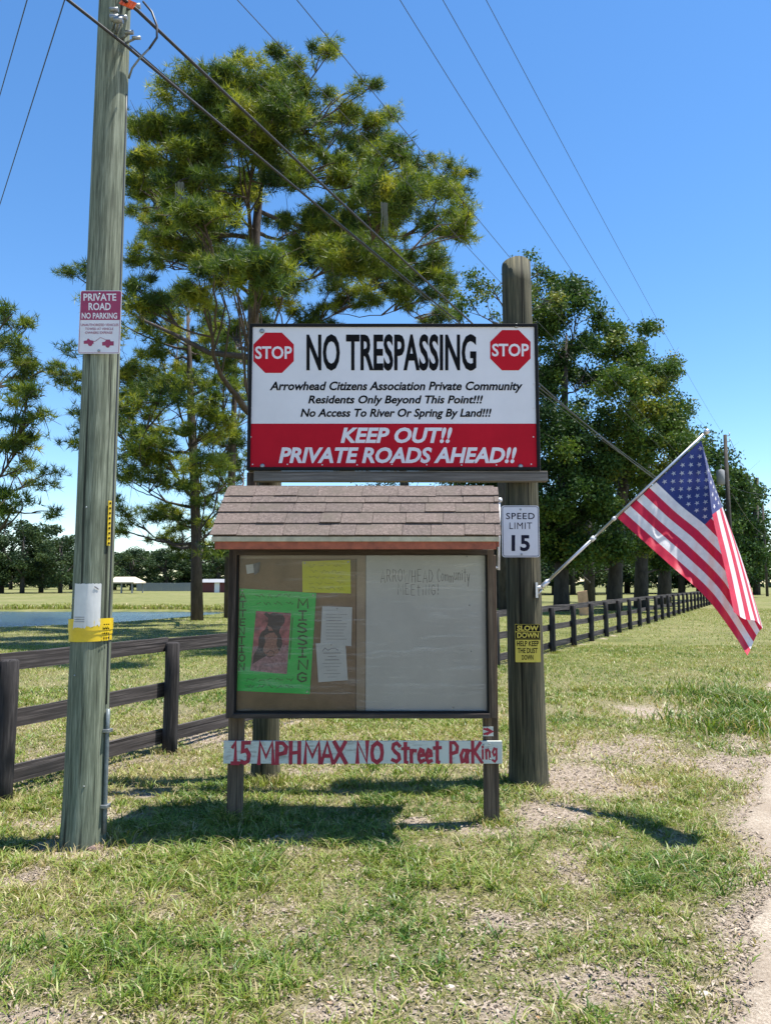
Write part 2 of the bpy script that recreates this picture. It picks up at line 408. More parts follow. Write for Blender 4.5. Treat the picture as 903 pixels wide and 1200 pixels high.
G = {
 '1': [[(.2, .78), (.55, 1), (.55, 0)], [(.15, 0), (.95, 0)]],
 '5': [[(.9, 1), (.2, 1), (.17, .58), (.6, .64), (.9, .42), (.82, .1), (.45, 0), (.1, .06)]],
 'M': [[(.02, 0), (.08, 1), (.5, .3), (.92, 1), (1, 0)]], 'P': [[(.1, 0), (.1, 1), (.6, 1), (.95, .8), (.85, .52), (.1, .42)]],
 'H': [[(.1, 0), (.1, 1)], [(.9, 0), (.9, 1)], [(.1, .48), (.9, .52)]], 'A': [[(0, 0), (.5, 1), (1, 0)], [(.2, .34), (.8, .34)]],
 'X': [[(0, 1), (1, 0)], [(.95, 1), (0, 0)]], 'N': [[(.05, 0), (.08, 1), (.9, 0), (.95, 1)]],
 'O': [[(.5, 1), (.12, .82), (.02, .5), (.12, .15), (.5, 0), (.88, .18), (.98, .5), (.88, .85), (.5, 1)]],
 'S': [[(.9, .85), (.6, 1), (.2, .92), (.1, .7), (.4, .52), (.8, .38), (.9, .15), (.55, 0), (.1, .1)]],
 'T': [[(0, 1), (1, 1)], [(.5, 1), (.5, 0)]], 'I': [[(.15, 1), (.85, 1)], [(.5, 1), (.5, 0)], [(.15, 0), (.85, 0)]],
 'E': [[(.9, 1), (.1, 1), (.1, 0), (.9, 0)], [(.1, .52), (.75, .52)]], 'G': [[(.9, .8), (.5, 1), (.1, .75), (.08, .3), (.45, 0), (.88, .15), (.9, .45), (.5, .45)]],
 'R': [[(.1, 0), (.1, 1), (.7, .95), (.85, .72), (.6, .5), (.1, .48)], [(.45, .5), (.95, 0)]],
 'W': [[(0, 1), (.25, 0), (.5, .7), (.75, 0), (1, 1)]], 'D': [[(.1, 0), (.1, 1), (.6, .9), (.95, .5), (.6, .06), (.1, 0)]],
 'C': [[(.9, .82), (.55, 1), (.15, .75), (.1, .3), (.5, 0), (.9, .12)]], 'Y': [[(0, 1), (.5, .5)], [(1, 1), (.5, .5), (.45, 0)]],
 '!': [[(.5, 1), (.45, .35)], [(.45, .12), (.45, 0)]],
 't': [[(.5, 1), (.5, .0), (.7, -.02)], [(.1, .72), (.95, .74)]], 'r': [[(.1, .62), (.15, 0)], [(.15, .42), (.45, .62), (.8, .6)]],
 'e': [[(.08, .32), (.85, .36), (.75, .6), (.4, .66), (.1, .45), (.1, .15), (.4, 0), (.85, .08)]],
 'a': [[(.8, .6), (.4, .62), (.1, .35), (.25, .03), (.6, .08), (.8, .4)], [(.82, .62), (.85, 0)]],
 'k': [[(.1, 1), (.1, 0)], [(.85, .95), (.12, .42)], [(.3, .5), (1, 0)]], 'i': [[(.5, .55), (.5, 0)], [(.48, .78), (.55, .72)]],
 'n': [[(.1, .58), (.15, 0)], [(.15, .42), (.5, .6), (.8, .45), (.85, 0)]],
 'g': [[(.85, .6), (.4, .66), (.1, .42), (.35, .2), (.8, .34)], [(.85, .62), (.85, -.05), (.5, -.2), (.1, -.1)]],
 'o': [[(.5, .6), (.1, .4), (.15, .08), (.5, 0), (.88, .15), (.85, .5), (.5, .6)]],
 'm': [[(.05, .58), (.08, 0)], [(.08, .42), (.3, .58), (.48, .4), (.5, 0)], [(.5, .42), (.72, .58), (.92, .42), (.95, 0)]],
 'u': [[(.1, .6), (.12, .12), (.45, 0), (.8, .2)], [(.82, .6), (.88, 0)]], 'y': [[(.1, .6), (.45, .08)], [(.9, .62), (.3, -.4)]],
 '>': [[(.05, .85), (.85, .5), (.05, .15)], [(.4, .85), (1.1, .5), (.4, .15)]],
}
def ribbon(mb, pts, w, y, mi=0):
    """flat mitred stroke in the x, z plane"""
    n = len(pts); pts = [Vector((p[0], p[1])) for p in pts]; L = []; R = []
    closed = (pts[0] - pts[-1]).length < 1e-6 and n > 3
    for i, p in enumerate(pts):
        if closed: a = pts[i - 1] if i > 0 else pts[-2]; c = pts[i + 1] if i < n - 1 else pts[1]
        else: a = pts[max(i - 1, 0)]; c = pts[min(i + 1, n - 1)]
        d1 = (p - a); d2 = (c - p)
        d1 = d1.normalized() if d1.length > 1e-9 else d2.normalized()
        d2 = d2.normalized() if d2.length > 1e-9 else d1
        t = (d1 + d2)
        t = t.normalized() if t.length > 1e-3 else d1
        nn = Vector((-t.y, t.x)); k = min(1.5, 1 / max(.5, abs(nn.dot(Vector((-d1.y, d1.x))))))
        ext = Vector((0, 0))
        if not closed and i == 0: ext = -d2 * w * .45
        if not closed and i == n - 1: ext = d1 * w * .45
        ww = w * random.uniform(.9, 1.12)
        L.append(p + ext + nn * ww / 2 * k); R.append(p + ext - nn * ww / 2 * k)
    vs = [(q.x, y - .00004 * k_, q.y) for k_, q in enumerate(L)] + [(q.x, y - .00004 * k_, q.y) for k_, q in enumerate(R)]
    mb.add(vs, [(i, n + i, n + i + 1, i + 1) for i in range(n - 1)], mi)
def hand(mb, s, box, Y, w, jit=.04, gap=.22, widths=None, vertical=False, y0=0):
    """hand lettering, box in photo positions"""
    x0, yt, x1, yb = box; A = at(x0, yb, Y); B = at(x1, yt, Y); k = 0
    ww = []
    for ch in s:
        ww.append((widths or {}).get(ch, {' ': .45, 'i': .4, '!': .4, 'I': .7, 'M': 1.15, 'm': 1.1, 'W': 1.2, 'r': .65, 't': .7, '1': .7}.get(ch, .85)))
    if not vertical:
        tot = sum(ww) + gap * (len(s) - 1); ux = (B.x - A.x) / tot; cx = A.x
        for ch, cw in zip(s, ww):
            if ch != ' ':
                jz = random.uniform(-jit, jit) * (B.z - A.z); js = random.uniform(1 - jit, 1 + jit)
                for st in G[ch]:
                    ribbon(mb, [(cx + px * cw * ux, A.z + jz + pz * js * (B.z - A.z)) for px, pz in st], w, A.y - k * .0002 - y0); k += 1
            cx += (cw + gap) * ux
    else:
        n = len(s); hz = (B.z - A.z) / n
        for i, ch in enumerate(s):
            zt = B.z - i * hz; jx = random.uniform(-.08, .08) * (B.x - A.x)
            for st in G[ch]:
                ribbon(mb, [(A.x + jx + px * (B.x - A.x), zt - hz * .86 + pz * hz * .74) for px, pz in st], w, A.y - k * .0002 - y0); k += 1
def rrect(x0, z0, x1, z1, r, n=5):
    pts = []
    for (cx, cz, a0) in ((x1 - r, z0 + r, -90), (x1 - r, z1 - r, 0), (x0 + r, z1 - r, 90), (x0 + r, z0 + r, 180)):
        for k in range(n):
            a = math.radians(a0 + 90 * k / (n - 1)); pts.append((cx + r * math.cos(a), cz + r * math.sin(a)))
    return pts
def ring(mb, x0, z0, x1, z1, r, w, y, mi=0):
    o = rrect(x0, z0, x1, z1, r); i = rrect(x0 + w, z0 + w, x1 - w, z1 - w, max(r - w, .002)); n = len(o)
    mb.add([(a, y, c) for a, c in o] + [(a, y, c) for a, c in i], [(k, (k + 1) % n, n + (k + 1) % n, n + k) for k in range(n)], mi)
def screw_mesh(r, d=.004, n=10):
    mb = MB(); mb.tube([(0, 0, 0), (0, -d * .6, 0), (0, -d, 0)], [r, r, r * .6], n); return mb.mesh('screw')

# ================================================================== GROUND
RX0, RSL = 1.40, .57     # road edge: X = RX0 + RSL*(Y-3.1)
def road_edge(y):
    return RX0 + RSL * (y - 3.1) + (fbm(y, y * 0 + 3.3, 1.1, 5) - .5) * .75 + (fbm(y, y * 0 + 9.1, .22, 6) - .5) * .30
def hz(x, y):
    near = np.clip(1 - (np.hypot(x, y) - 9) / 6, 0, 1)
    z = (fbm(x, y, 1.4, 3) - .5) * .05 * near + (fbm(x, y, .35, 8) - .5) * .018 * near
    # shallow drop towards the road and wheel rut
    d = x - (RX0 + RSL * (y - 3.1))
    z = z - np.clip(d + .3, 0, .8) * .05 * near
    pd = pond_d(x, y)
    z = z - np.clip(pd, 0, 1) * .35
    return z
POND_N = np.array([on_ground(p[0], p[1])[:2] for p in ((-500, 748), (-60, 735), (60, 731.5), (150, 727), (210, 722.5), (268, 717.5))])
POND_F = np.array([on_ground(p[0], p[1])[:2] for p in ((-500, 712.5), (-60, 713.5), (60, 714), (150, 714), (210, 714.2), (268, 715.0))])
def pond_d(x, y):
    """>0 inside the pond"""
    px, py = project(x, y, 0.0)
    lo = np.interp(px, [-500, -60, 60, 150, 210, 268], [748, 735, 731.5, 727, 722.5, 717.5])
    hi = np.interp(px, [-500, -60, 60, 150, 210, 268], [712.5, 713.5, 714, 714, 714.2, 715.2])
    ins = (px < 268) & (y > 5)
    yl = F * H / (lo - 683 + 1e-6); yh = F * H / (hi - 683 + 1e-6)
    d = np.minimum((y - yl) / 1.5, (yh - y) / 1.5)
    return np.where(ins, np.clip(d, -1, 1), -1)
PATCH = [(680, 915, 80, 26, 1), (715, 880, 110, 20, .75), (565, 972, 60, 14, .8), (487, 962, 24, 9, .9), (725, 1155, 85, 30, .75), (560, 1188, 80, 20, .5),
         (40, 1192, 80, 14, .8), (200, 1196, 80, 12, .6), (390, 1188, 60, 16, .7), (30, 962, 60, 10, .6), (850, 905, 45, 34, .7), (790, 835, 70, 18, .5),
         (30, 1035, 40, 12, .7), (640, 955, 60, 22, .9), (235, 866, 60, 9, .7), (100, 1000, 55, 13, .9), (600, 905, 60, 8, .5), (590, 1120, 60, 14, .5),
         (660, 1085, 70, 16, .45), (870, 870, 30, 14, .6), (760, 925, 60, 16, .6), (450, 1165, 70, 14, .55), (320, 905, 40, 8, .5), (150, 870, 40, 8, .5)]
def bare_mask(x, y):
    px, py = project(x, y, 0.0)
    b = np.zeros_like(x)
    for (cx, cy, rx, ry, s) in PATCH:
        d = ((px - cx) / rx) ** 2 + ((py - cy) / ry) ** 2
        b = np.maximum(b, s * np.exp(-d * .9))
    n = fbm(x, y, .55, 21, 4); n2 = fbm(x, y, 1.7, 31, 3)
    near = np.clip(1 - (y - 7) / 6, 0, 1)
    b = b * (.55 + .9 * n) + np.clip((n - .585) * 3.0, 0, .75) * near + np.clip((n2 - .58) * 1.5, 0, .5) * near
    d = x - road_edge(y)
    b = np.maximum(b, np.clip(1 + d / .35, 0, 1) * (y < 25) * (.5 + .6 * n))
    # worn strip under the fence line
    fx = -2.99 + (y - 5.85) * np.where(y < 8, .5, .58)
    b = np.maximum(b, np.exp(-((x - fx) / .22) ** 2) * .55 * (y < 24) * (.5 + n))
    return np.clip(b, 0, 1)
def axis_coords(lo, hi, flo, fhi, d):
    c = list(np.arange(flo, fhi, d)); s = d
    x = fhi
    while x < hi: c.append(x); s *= 1.09; x += s
    c.append(hi); s = d; x = flo; pre = []
    while x > lo: s *= 1.09; x -= s; pre.append(x)
    pre[-1] = lo
    return np.array(pre[::-1] + c)
gx = axis_coords(-900, 900, -4.5, 6, .07); gy = axis_coords(-60, 1600, 1.8, 10, .07)
XX, YY = np.meshgrid(gx, gy); ZZ = hz(XX, YY); BB = bare_mask(XX, YY)
NN = np.clip(1 - (YY - 9) / 8, 0, 1) * np.clip(1 - (np.abs(XX) - 9) / 5, 0, 1)
nx, ny = len(gx), len(gy)
idx = np.arange(nx * ny).reshape(ny, nx)
T = np.stack([idx[:-1, :-1], idx[:-1, 1:], idx[1:, 1:], idx[1:, :-1]], -1).reshape(-1, 4)
me = np_mesh('ground', np.stack([XX, YY, ZZ], -1).reshape(-1, 3), T, BB.ravel(), 'bare', True)
a = me.attributes.new('near', 'FLOAT', 'POINT'); a.data.foreach_set('value', NN.ravel().astype(np.float32))
tag(mesh_obj('ground', me, M['ground']), kind='structure')
# sandy road
ys = np.concatenate([np.arange(-6, 14, .08), np.arange(14, 60, .6), np.arange(60, 400, 8)])
us = np.concatenate([[0, .02, .05], np.linspace(.1, 4.6, 40)])
YR = np.repeat(ys[:, None], len(us), 1); XR = road_edge(ys)[:, None] + us[None, :] * (1 + YR * 0)
ZR = hz(XR, YR) + .014 - np.clip(.05 - us, 0, .05)[None, :] * .4
rut = -.03 * np.exp(-((us - .75) / .18) ** 2) - .03 * np.exp(-((us - 2.5) / .2) ** 2) ; ZR = ZR + (rut[None, :] + .03) * np.clip(us / .4, 0, 1)[None, :] * .6
nu = len(us); idx = np.arange(len(ys) * nu).reshape(-1, nu)
T = np.stack([idx[:-1, :-1], idx[:-1, 1:], idx[1:, 1:], idx[1:, :-1]], -1).reshape(-1, 4)
tag(mesh_obj('sandy_road', np_mesh('sandy_road', np.stack([XR, YR, ZR], -1).reshape(-1, 3), T, smooth=True), M['sand']), kind='structure')
# pond
pn = [Vector((p[0], p[1], -.10)) for p in POND_N]; pf = [Vector((p[0], p[1], -.10)) for p in POND_F]
for p in pn: p.y -= .8
for p in pf: p.y += .8
mb = MB(); n = len(pn); mb.add(pn + pf, [(i, i + 1, n + i + 1, n + i) for i in range(n - 1)])
tag(mb.build('pond', M['water']), kind='structure')

# ================================================================== GRASS
def grass(name, N, sampler, hgt, wid, lean, seed, patch=None):
    r = np.random.default_rng(seed)
    x, y = sampler(N, r)
    b = bare_mask(x, y)
    clump = fbm(x, y, .16, 77 + seed, 2)
    keep = r.random(len(x)) > np.clip(b * 1.0, 0, .90)
    keep &= r.random(len(x)) < .35 + 1.1 * clump
    keep &= (x < road_edge(y) + r.normal(0, .10, len(x))) | (y > 25)
    keep &= pond_d(x, y) < -.3
    x, y, b, clump = x[keep], y[keep], b[keep], clump[keep]; n = len(x)
    z = hz(x, y) - .004
    big = fbm(x, y, 1.1, 41, 3)
    h = hgt * (.55 + .7 * r.random(n)) * (.5 + 1.0 * big) * (1 - .4 * b) * (.7 + .6 * clump)
    w = wid * (.7 + .6 * r.random(n))
    th = r.random(n) * 2 * np.pi; ph = r.random(n) * 2 * np.pi
    ln = lean * (.3 + 1.2 * r.random(n)) * h
    dx, dy = np.cos(th), np.sin(th); ax, ay = np.cos(ph), np.sin(ph)
    V = np.zeros((n, 5, 3))
    V[:, 0] = np.stack([x - ax * w / 2, y - ay * w / 2, z], -1)
    V[:, 1] = np.stack([x + ax * w / 2, y + ay * w / 2, z], -1)
    mx, my, mz = x + dx * ln * .35, y + dy * ln * .35, z + h * .62
    V[:, 2] = np.stack([mx + ax * w * .45, my + ay * w * .45, mz], -1)
    V[:, 3] = np.stack([mx - ax * w * .45, my - ay * w * .45, mz], -1)
    V[:, 4] = np.stack([x + dx * ln, y + dy * ln, z + h * (.95 - .25 * r.random(n))], -1)
    i0 = np.arange(n)[:, None] * 5
    T = np.concatenate([i0 + [0, 1, 2], i0 + [0, 2, 3], i0 + [3, 2, 4]], 1).reshape(-1, 3)
    px, py = project(x, y, 0.0)
    tone = fbm(x, y, .7, 51, 3)
    green = .38 + .85 * (tone - .5) + .45 * (clump - .5) + .18 * r.normal(0, 1, n) - .25 * b + .05
    if patch: green = patch(x, y, green)
    dead = r.random(n) < .14 + .25 * b
    green = np.where(dead, r.random(n) * .25, green + .12)
    me = np_mesh(name, V.reshape(-1, 3), T, np.repeat(np.clip(green, 0, 1), 5))
    return tag(mesh_obj(name, me, M['grass']), kind='stuff')
def samp(y0, y1, m, fx=.56):
    def f(N, r):
        y = np.sqrt(r.random(N * 2) * ((y1 + 3) ** 2 - (y0 + 3) ** 2) + (y0 + 3) ** 2) - 3
        x = (r.random(N * 2) * 2 - 1) * (fx * y1 + m); k = np.abs(x) < fx * y + m
        return x[k][:N], y[k][:N]
    return f
def tufts(y0, y1, m, per, spread):
    base = samp(y0, y1, m)
    def f(N, r):
        x, y = base(N // per, r); n = fbm(x, y, .45, 91, 3); k = r.random(len(x)) < np.clip((n - .38) * 5, .12, 1); x, y = x[k], y[k]
        x = np.repeat(x, per); y = np.repeat(y, per); return x + r.normal(0, spread, len(x)), y + r.normal(0, spread, len(y))
    return f
tag(grass('grass', 150000, samp(2.2, 5.8, 1.0), .030, .0045, 1.5, 1), 'short mown grass mixed with straw round the notice board', 'grass')
tag(grass('grass_tufts', 130000, tufts(2.2, 6.5, 1.0, 13, .016), .068, .0068, 1.35, 6, lambda x, y, g: g + .16), 'coarse bright green grass tufts in the foreground', 'grass')
tag(grass('grass', 95000, samp(5.8, 9.5, 1.2), .045, .008, 1.3, 2), 'short verge grass beside the dark posts and fence', 'grass')
tag(grass('grass_tufts', 60000, tufts(6.5, 12, 1.2, 10, .03), .075, .011, 1.2, 7, lambda x, y, g: g + .12), 'coarse grass tufts along the fence and verge', 'grass')
tag(grass('grass', 110000, samp(9.5, 20, 1.5), .055, .011, 1.0, 3), 'pale green grass on both sides of the fence', 'grass')
tag(grass('grass', 90000, samp(20, 48, 2), .06, .018, .9, 4, lambda x, y, g: g * .8 + .02), 'mown field grass near the trees and pond', 'grass')
tag(grass('straw', 80000, samp(2.2, 7.5, 1.0), .012, .0035, 5.0, 12, lambda x, y, g: rng.uniform(0, .32, len(x))), 'dry straw lying flat between the grass tufts', 'straw')
def ring_samp(N, r):
    P = [(PX, PY, .165), (at(619, 905, 6.36).x, 6.36, .165), (at(311, 905, 6.44).x, 6.44, .13), (on_ground(280.7, 955).x, 5.36, .06), (on_ground(571.8, 955).x, 5.36, .06), (-2.99, 5.85, .08), (-2.17, 7.5, .08), (2.25, 14.95, .1), (4.07, 17.9, .1)]
    xs, ys_ = [], []
    for (cx, cy, q) in P:
        n = N // len(P); t = r.random(n) * 2 * np.pi; rr_ = q + np.abs(r.normal(0, .05, n)) * (1 + q * 3); xs.append(cx + rr_ * np.cos(t)); ys_.append(cy + rr_ * np.sin(t))
    return np.concatenate(xs), np.concatenate(ys_)
PX, PY = at(97, 985, 4.925).x, 4.925
def bank_samp(N, r): return r.uniform(-45, -9, N), r.uniform(44.0, 49.5, N)
tag(grass('reeds', 26000, bank_samp, .32, .05, .6, 15, lambda x, y, g: g * .5 + .1), 'brownish rough grass along the far bank of the pond', 'reeds')
tag(grass('grass_tufts', 5400, ring_samp, .10, .006, .8, 14, lambda x, y, g: g + .05), 'longer grass left standing round the feet of the posts', 'grass')
def weed_samp(N, r):
    c = on_ground(850, 848); c2 = on_ground(870, 825)
    x = np.concatenate([c.x + r.normal(0, .30, N // 2), c2.x + r.normal(0, .35, N // 2)]); y = np.concatenate([c.y + r.normal(0, .35, N // 2), c2.y + r.normal(0, .5, N // 2)])
    return x, y
tag(grass('weeds', 9000, weed_samp, .20, .014, .8, 5, lambda x, y, g: g * 0 + .72 + rng.normal(0, .12, len(x))), 'taller bright green weeds growing at the edge of the sandy road', 'weeds')
# leaf litter
def litter(N, y0, y1, size, seed):
    r = np.random.default_rng(seed); x, y = samp(y0, y1, 1)(N, r); b = bare_mask(x, y)
    k = (r.random(len(x)) < .07 + b * .62) & (x < road_edge(y) + np.abs(r.normal(0, .25, len(x)))); x, y = x[k], y[k]; n = len(x); z = hz(x, y) + .004 + r.random(n) * .012
    s = size * (.45 + 1.2 * r.random(n) ** 3); th = r.random(n) * 2 * np.pi; u = np.stack([np.cos(th), np.sin(th), r.normal(0, .2, n)], -1)
    v = np.stack([-np.sin(th), np.cos(th), r.normal(0, .25, n)], -1); c = np.stack([x, y, z], -1)
    V = np.stack([c - u * s[:, None], c - v * s[:, None] * .4, c + u * s[:, None], c + v * s[:, None] * .4], 1)
    V[:, 1, 2] += s * .25; V[:, 3, 2] += s * .2
    T = np.arange(n * 4).reshape(n, 4)
    return tag(mesh_obj('leaf_litter', np_mesh('leaf_litter', V.reshape(-1, 3), T, np.repeat(np.clip(r.normal(.52, .17, n), 0, 1), 4)), M['litter']), 'dry brown leaves and straw scattered over the bare patches', 'leaf litter', kind='stuff')
litter(130000, 2.2, 4.6, .0115, 9); litter(70000, 4.6, 8.5, .015, 10)

# ================================================================== FENCE
fence = empty('board_fence', 'long dark three-rail board fence running back past the pond and oaks', 'fence', (-2.99, 5.85, 0))
fp = [(-3.81, 4.15), (-2.99, 5.85), (-2.17, 7.5), (-1.15, 9.3), (0.0, 11.2), (1.1, 13.1), (2.25, 14.95), (3.15, 16.45), (4.07, 17.9)]
for k in range(1, 48): fp.append((4.07 + .98 * k, 17.9 + 1.8 * k))
pm = []
for s_ in range(3):
    mb = MB(); rr = random.Random(s_)
    mb.tube([(0, 0, -.2), (0, 0, .2), (rr.uniform(-.004, .004), 0, .8), (0, 0, 1.085), (0, 0, 1.10)], [.077, .075, .073, .071, .058], 14)
    pm.append(mb.mesh('post'))
rm = {}
def rail_mesh(L):
    key = round(L, 1)
    if key not in rm:
        mb = MB(); n = 8; vs = []
        for i in range(n + 1):
            x = -L / 2 + L * i / n; dz = random.uniform(-.003, .003); dy = random.uniform(-.002, .002)
            vs += [(x, -.018 + dy, -.07 + dz), (x, .018 + dy, -.07 + dz), (x, .018 + dy, .07 + dz), (x, -.018 + dy, .07 + dz)]
        fs = [(3, 2, 1, 0), (4 * n, 4 * n + 1, 4 * n + 2, 4 * n + 3)]
        for i in range(n):
            for k in range(4): fs.append((4 * i + k, 4 * i + (k + 1) % 4, 4 * i + 4 + (k + 1) % 4, 4 * i + 4 + k))
        mb.add(vs, fs); rm[key] = mb.mesh('rail')
    return rm[key]
fo = Vector((-2.99, 5.85, 0))
for i, (x, y) in enumerate(fp):
    o = mesh_obj('post', pm[i % 3], M['fence'], fence); o.location = Vector((x, y, float(hz(np.array([x]), np.array([y]))[0]))) - fo
    o.rotation_euler = (random.uniform(-.01, .01), random.uniform(-.012, .012), random.uniform(0, 6))
    if i + 1 < len(fp):
        x2, y2 = fp[i + 1]; d = Vector((x2 - x, y2 - y, 0)); L = d.length; nrm = Vector((-d.y, d.x, 0)).normalized() * .092
        for zc in (1.065, .605, .165):
            r_ = mesh_obj('rail', rail_mesh(L), M['rail'], fence)
            r_.location = Vector(((x + x2) / 2, (y + y2) / 2, zc + random.uniform(-.008, .008))) + nrm - fo
            r_.rotation_euler = (0, random.uniform(-.009, .009), math.atan2(d.y, d.x)); r_.scale = (L / round(L, 1) * .998, 1, 1)

# ================================================================== UTILITY POLE AND LINES
PX, PY = at(97, 985, 4.925).x, 4.925
up = empty('utility_pole', 'tall weathered green-grey wooden utility pole at the left of the notice board', 'utility pole', (PX, PY, 0))
def pole_r(z): return float(np.interp(z, [0, .5, 1.7, 5.8, 11.6], [.136, .131, .127, .110, .088]))
mb = MB(); nseg = 40; nr = 40; vs = []; rr = random.Random(3)
for i in range(nseg + 1):
    z = -.3 + i * 11.9 / nseg; r = pole_r(max(z, 0)); r += .007 * max(0, 1 - z / .35) if z < .35 else 0
    for k in range(nr):
        t = 2 * math.pi * k / nr; q = r * (1 + .018 * math.sin(3 * t + z * .5) + .010 * math.sin(7 * t - z * .8) + .006 * math.sin(15 * t + z * 1.3))
        vs.append((q * math.cos(t), q * math.sin(t), z))
fs = [(i * nr + k, i * nr + (k + 1) % nr, (i + 1) * nr + (k + 1) % nr, (i + 1) * nr + k) for i in range(nseg) for k in range(nr)]
mb.add(vs, fs, 0, True); mb.add([vs[nseg * nr + k] for k in range(nr)], [tuple(range(nr))])
mb.build('shaft', M['pole'], up)
mb = MB(); mb.box((.1, -.14, 10.6), (2.6, .09, .11)); mb.build('crossarm', M['beam'], up)
def on_pole(az, z, off=0):   # az in degrees measured from the side facing -Y, to the right
    r = pole_r(z) + off; a = math.radians(az); return Vector((PX + r * math.sin(a), PY - r * math.cos(a), z))
zt = at(150, 50, PY).z
mb = MB()
for (az, z, l, rad) in ((28, zt, .13, .014), (35, zt + .04, .12, .010), (22, zt + .03, .10, .016), (50, zt - .03, .10, .010), (62, zt - .05, .12, .008), (20, zt + .10, .09, .010)):
    p = on_pole(az, z, -.01); q = on_pole(az, z, l); mb.tube([p, q], rad, 8)
    mb.tube([q + Vector((-.03, 0, 0)), q + Vector((.03, 0, .0))], rad * 1.5, 8)
mb.build('cable_clamp', M['steel'], up).location = (-PX, -PY, 0)
mb = MB(); z2 = at(160, 8, PY).z
for (az, z, l, rad) in ((52, z2, .12, .014), (48, z2 + .06, .10, .011), (70, z2 - .05, .08, .012)):
    p = on_pole(az, z, -.01); q = on_pole(az, z, l); mb.tube([p, q], rad, 8); mb.tube([q + Vector((-.03, 0, 0)), q + Vector((.03, 0, 0))], rad * 1.5, 8)
mb.build('cable_clamp', M['steel'], up).location = (-PX, -PY, 0)
# nails and staples in the shaft
sm = screw_mesh(.006, .006, 8)
for (az, z) in ((-20, 1.1), (10, 1.35), (-40, 1.6), (20, .4), (-5, 2.2), (30, 3.4)):
    p = on_pole(az, z); o = mesh_obj('nail', sm, M['steel'], up); o.location = p - Vector((PX, PY, 0)); o.rotation_euler = (0, 0, math.radians(az))

def sag_line(A, B, sag, n=40):
    pts = []
    for i in range(n + 1):
        t = (i / n) ** 1.5; p = A.lerp(B, t); p.z -= 4 * sag * t * (1 - t); pts.append(p)
    return pts
P1 = at(849, 513, 48)
def overhead(name, label, cat, A, B, sag, r, mat='wire', back=True, backsag=.9, group=None):
    mb = MB(); mb.tube(sag_line(A, B, sag), r, 6, caps=False)
    if back:
        C = A + Vector((-24.4, -43.0, -.1)); mb.tube([*reversed(sag_line(A, C, backsag, 24))], r, 6, caps=False)
    o = mb.build(name, M[mat]); tag(o, label, cat, group); return o
def through(x, q, B, yp=0.0):
    Q = at(x, yp, q); d = (B - Q) / (B.y - Q.y); return Q + d * (4.9 - Q.y)
overhead('power_line', 'thin power line highest in the sky, rightmost where it enters the photo top', 'power line', through(575, 10.8, P1), P1, .35, .0055)
overhead('power_line', 'thin power line in the open sky, middle one of three over the big sign post', 'power line', through(543, 10.3, P1), P1 + Vector((-.25, 0, -.25)), 1.2, .0055)
overhead('power_line', 'thin power line in the open sky, leftmost of three over the big sign post', 'power line', through(505, 10.0, P1), P1 + Vector((-.7, 0, -.35)), 1.5, .0055)
B2 = at(849, 590, 48)
overhead('power_line', 'thin wire crossing in front of the right side of the big pine crown', 'power line', through(355, 8.0, B2), B2, .35, .0055)
overhead('power_line', 'thin wire entering above the pine top, left of its fellow crossing the crown', 'power line', through(287, 7.2, B2), B2 + Vector((0, 0, -.2)), .4, .005)
A1 = at(161, 12, 4.80); A2 = at(146, 52, 4.78)
B3 = at(849, 600, 48)
overhead('communication_cable', 'thick black cable sloping from the orange tag on the utility pole, upper of two', 'cable', A1, B3, .95, .013, 'cable', True, .7)
overhead('communication_cable', 'black cable clamped to the front of the utility pole, lower of two', 'cable', A2, B3 + Vector((0, 0, -.25)), .55, .011, 'cable', True, .1)
overhead('communication_cable', 'thin grey cable in front of the oaks beyond the big sign', 'cable', A2 + Vector((.02, .05, .03)), B3 + Vector((0, 0, .55)), .95, .005, 'wire', False)
def side_wire(name, label, xa, ya, qa, xb, yb, qb):
    a = at(xa, ya, qa); b_ = at(xb, yb, qb); d = b_ - a
    mb = MB(); mb.tube([a - d * .35, a, b_, b_ + d * 2.2], .005, 6); tag(mb.build(name, M['wire']), label, 'power line')
side_wire('service_wire', 'short thin wire in the upper left corner, farther from the utility pole', 32, 0, 6.0, 0, 112, 7.6)
side_wire('service_wire', 'thin wire left of the utility pole reaching lower down the sky', 76, 0, 5.6, 0, 240, 8.6)
# drip loop
pts = [at(168, 2, 4.78), at(178, 14, 4.76), at(184, 30, 4.76), at(184, 44, 4.76), at(175, 57, 4.76), at(164, 68, 4.78), at(155, 80, 4.80), at(151, 92, 4.84)]
lo = MB(); lo.tube(pts[:5], .008, 8); lo.tube(pts[4:], .0075, 8, mi=1)
tag(lo.build('drip_loop', [M['cable'], M['conduit']]), 'looped cable hanging beside the top of the utility pole', 'cable')
# orange tag
p0 = at(150, 4, 4.72); mb = MB(); rot = Matrix.Rotation(math.radians(32), 3, 'Y') @ Matrix.Rotation(math.radians(-12), 3, 'Z')
mb.box(p0, (.125, .006, .055), rot)
for k in range(4): mb.box(p0 + rot @ Vector((-.045 + k * .03, -.004, .0)), (.006, .003, .05), rot)
tag(mb.build('orange_tag', M['orange']), 'bright orange plastic tag on the cable at the top of the utility pole', 'tag')
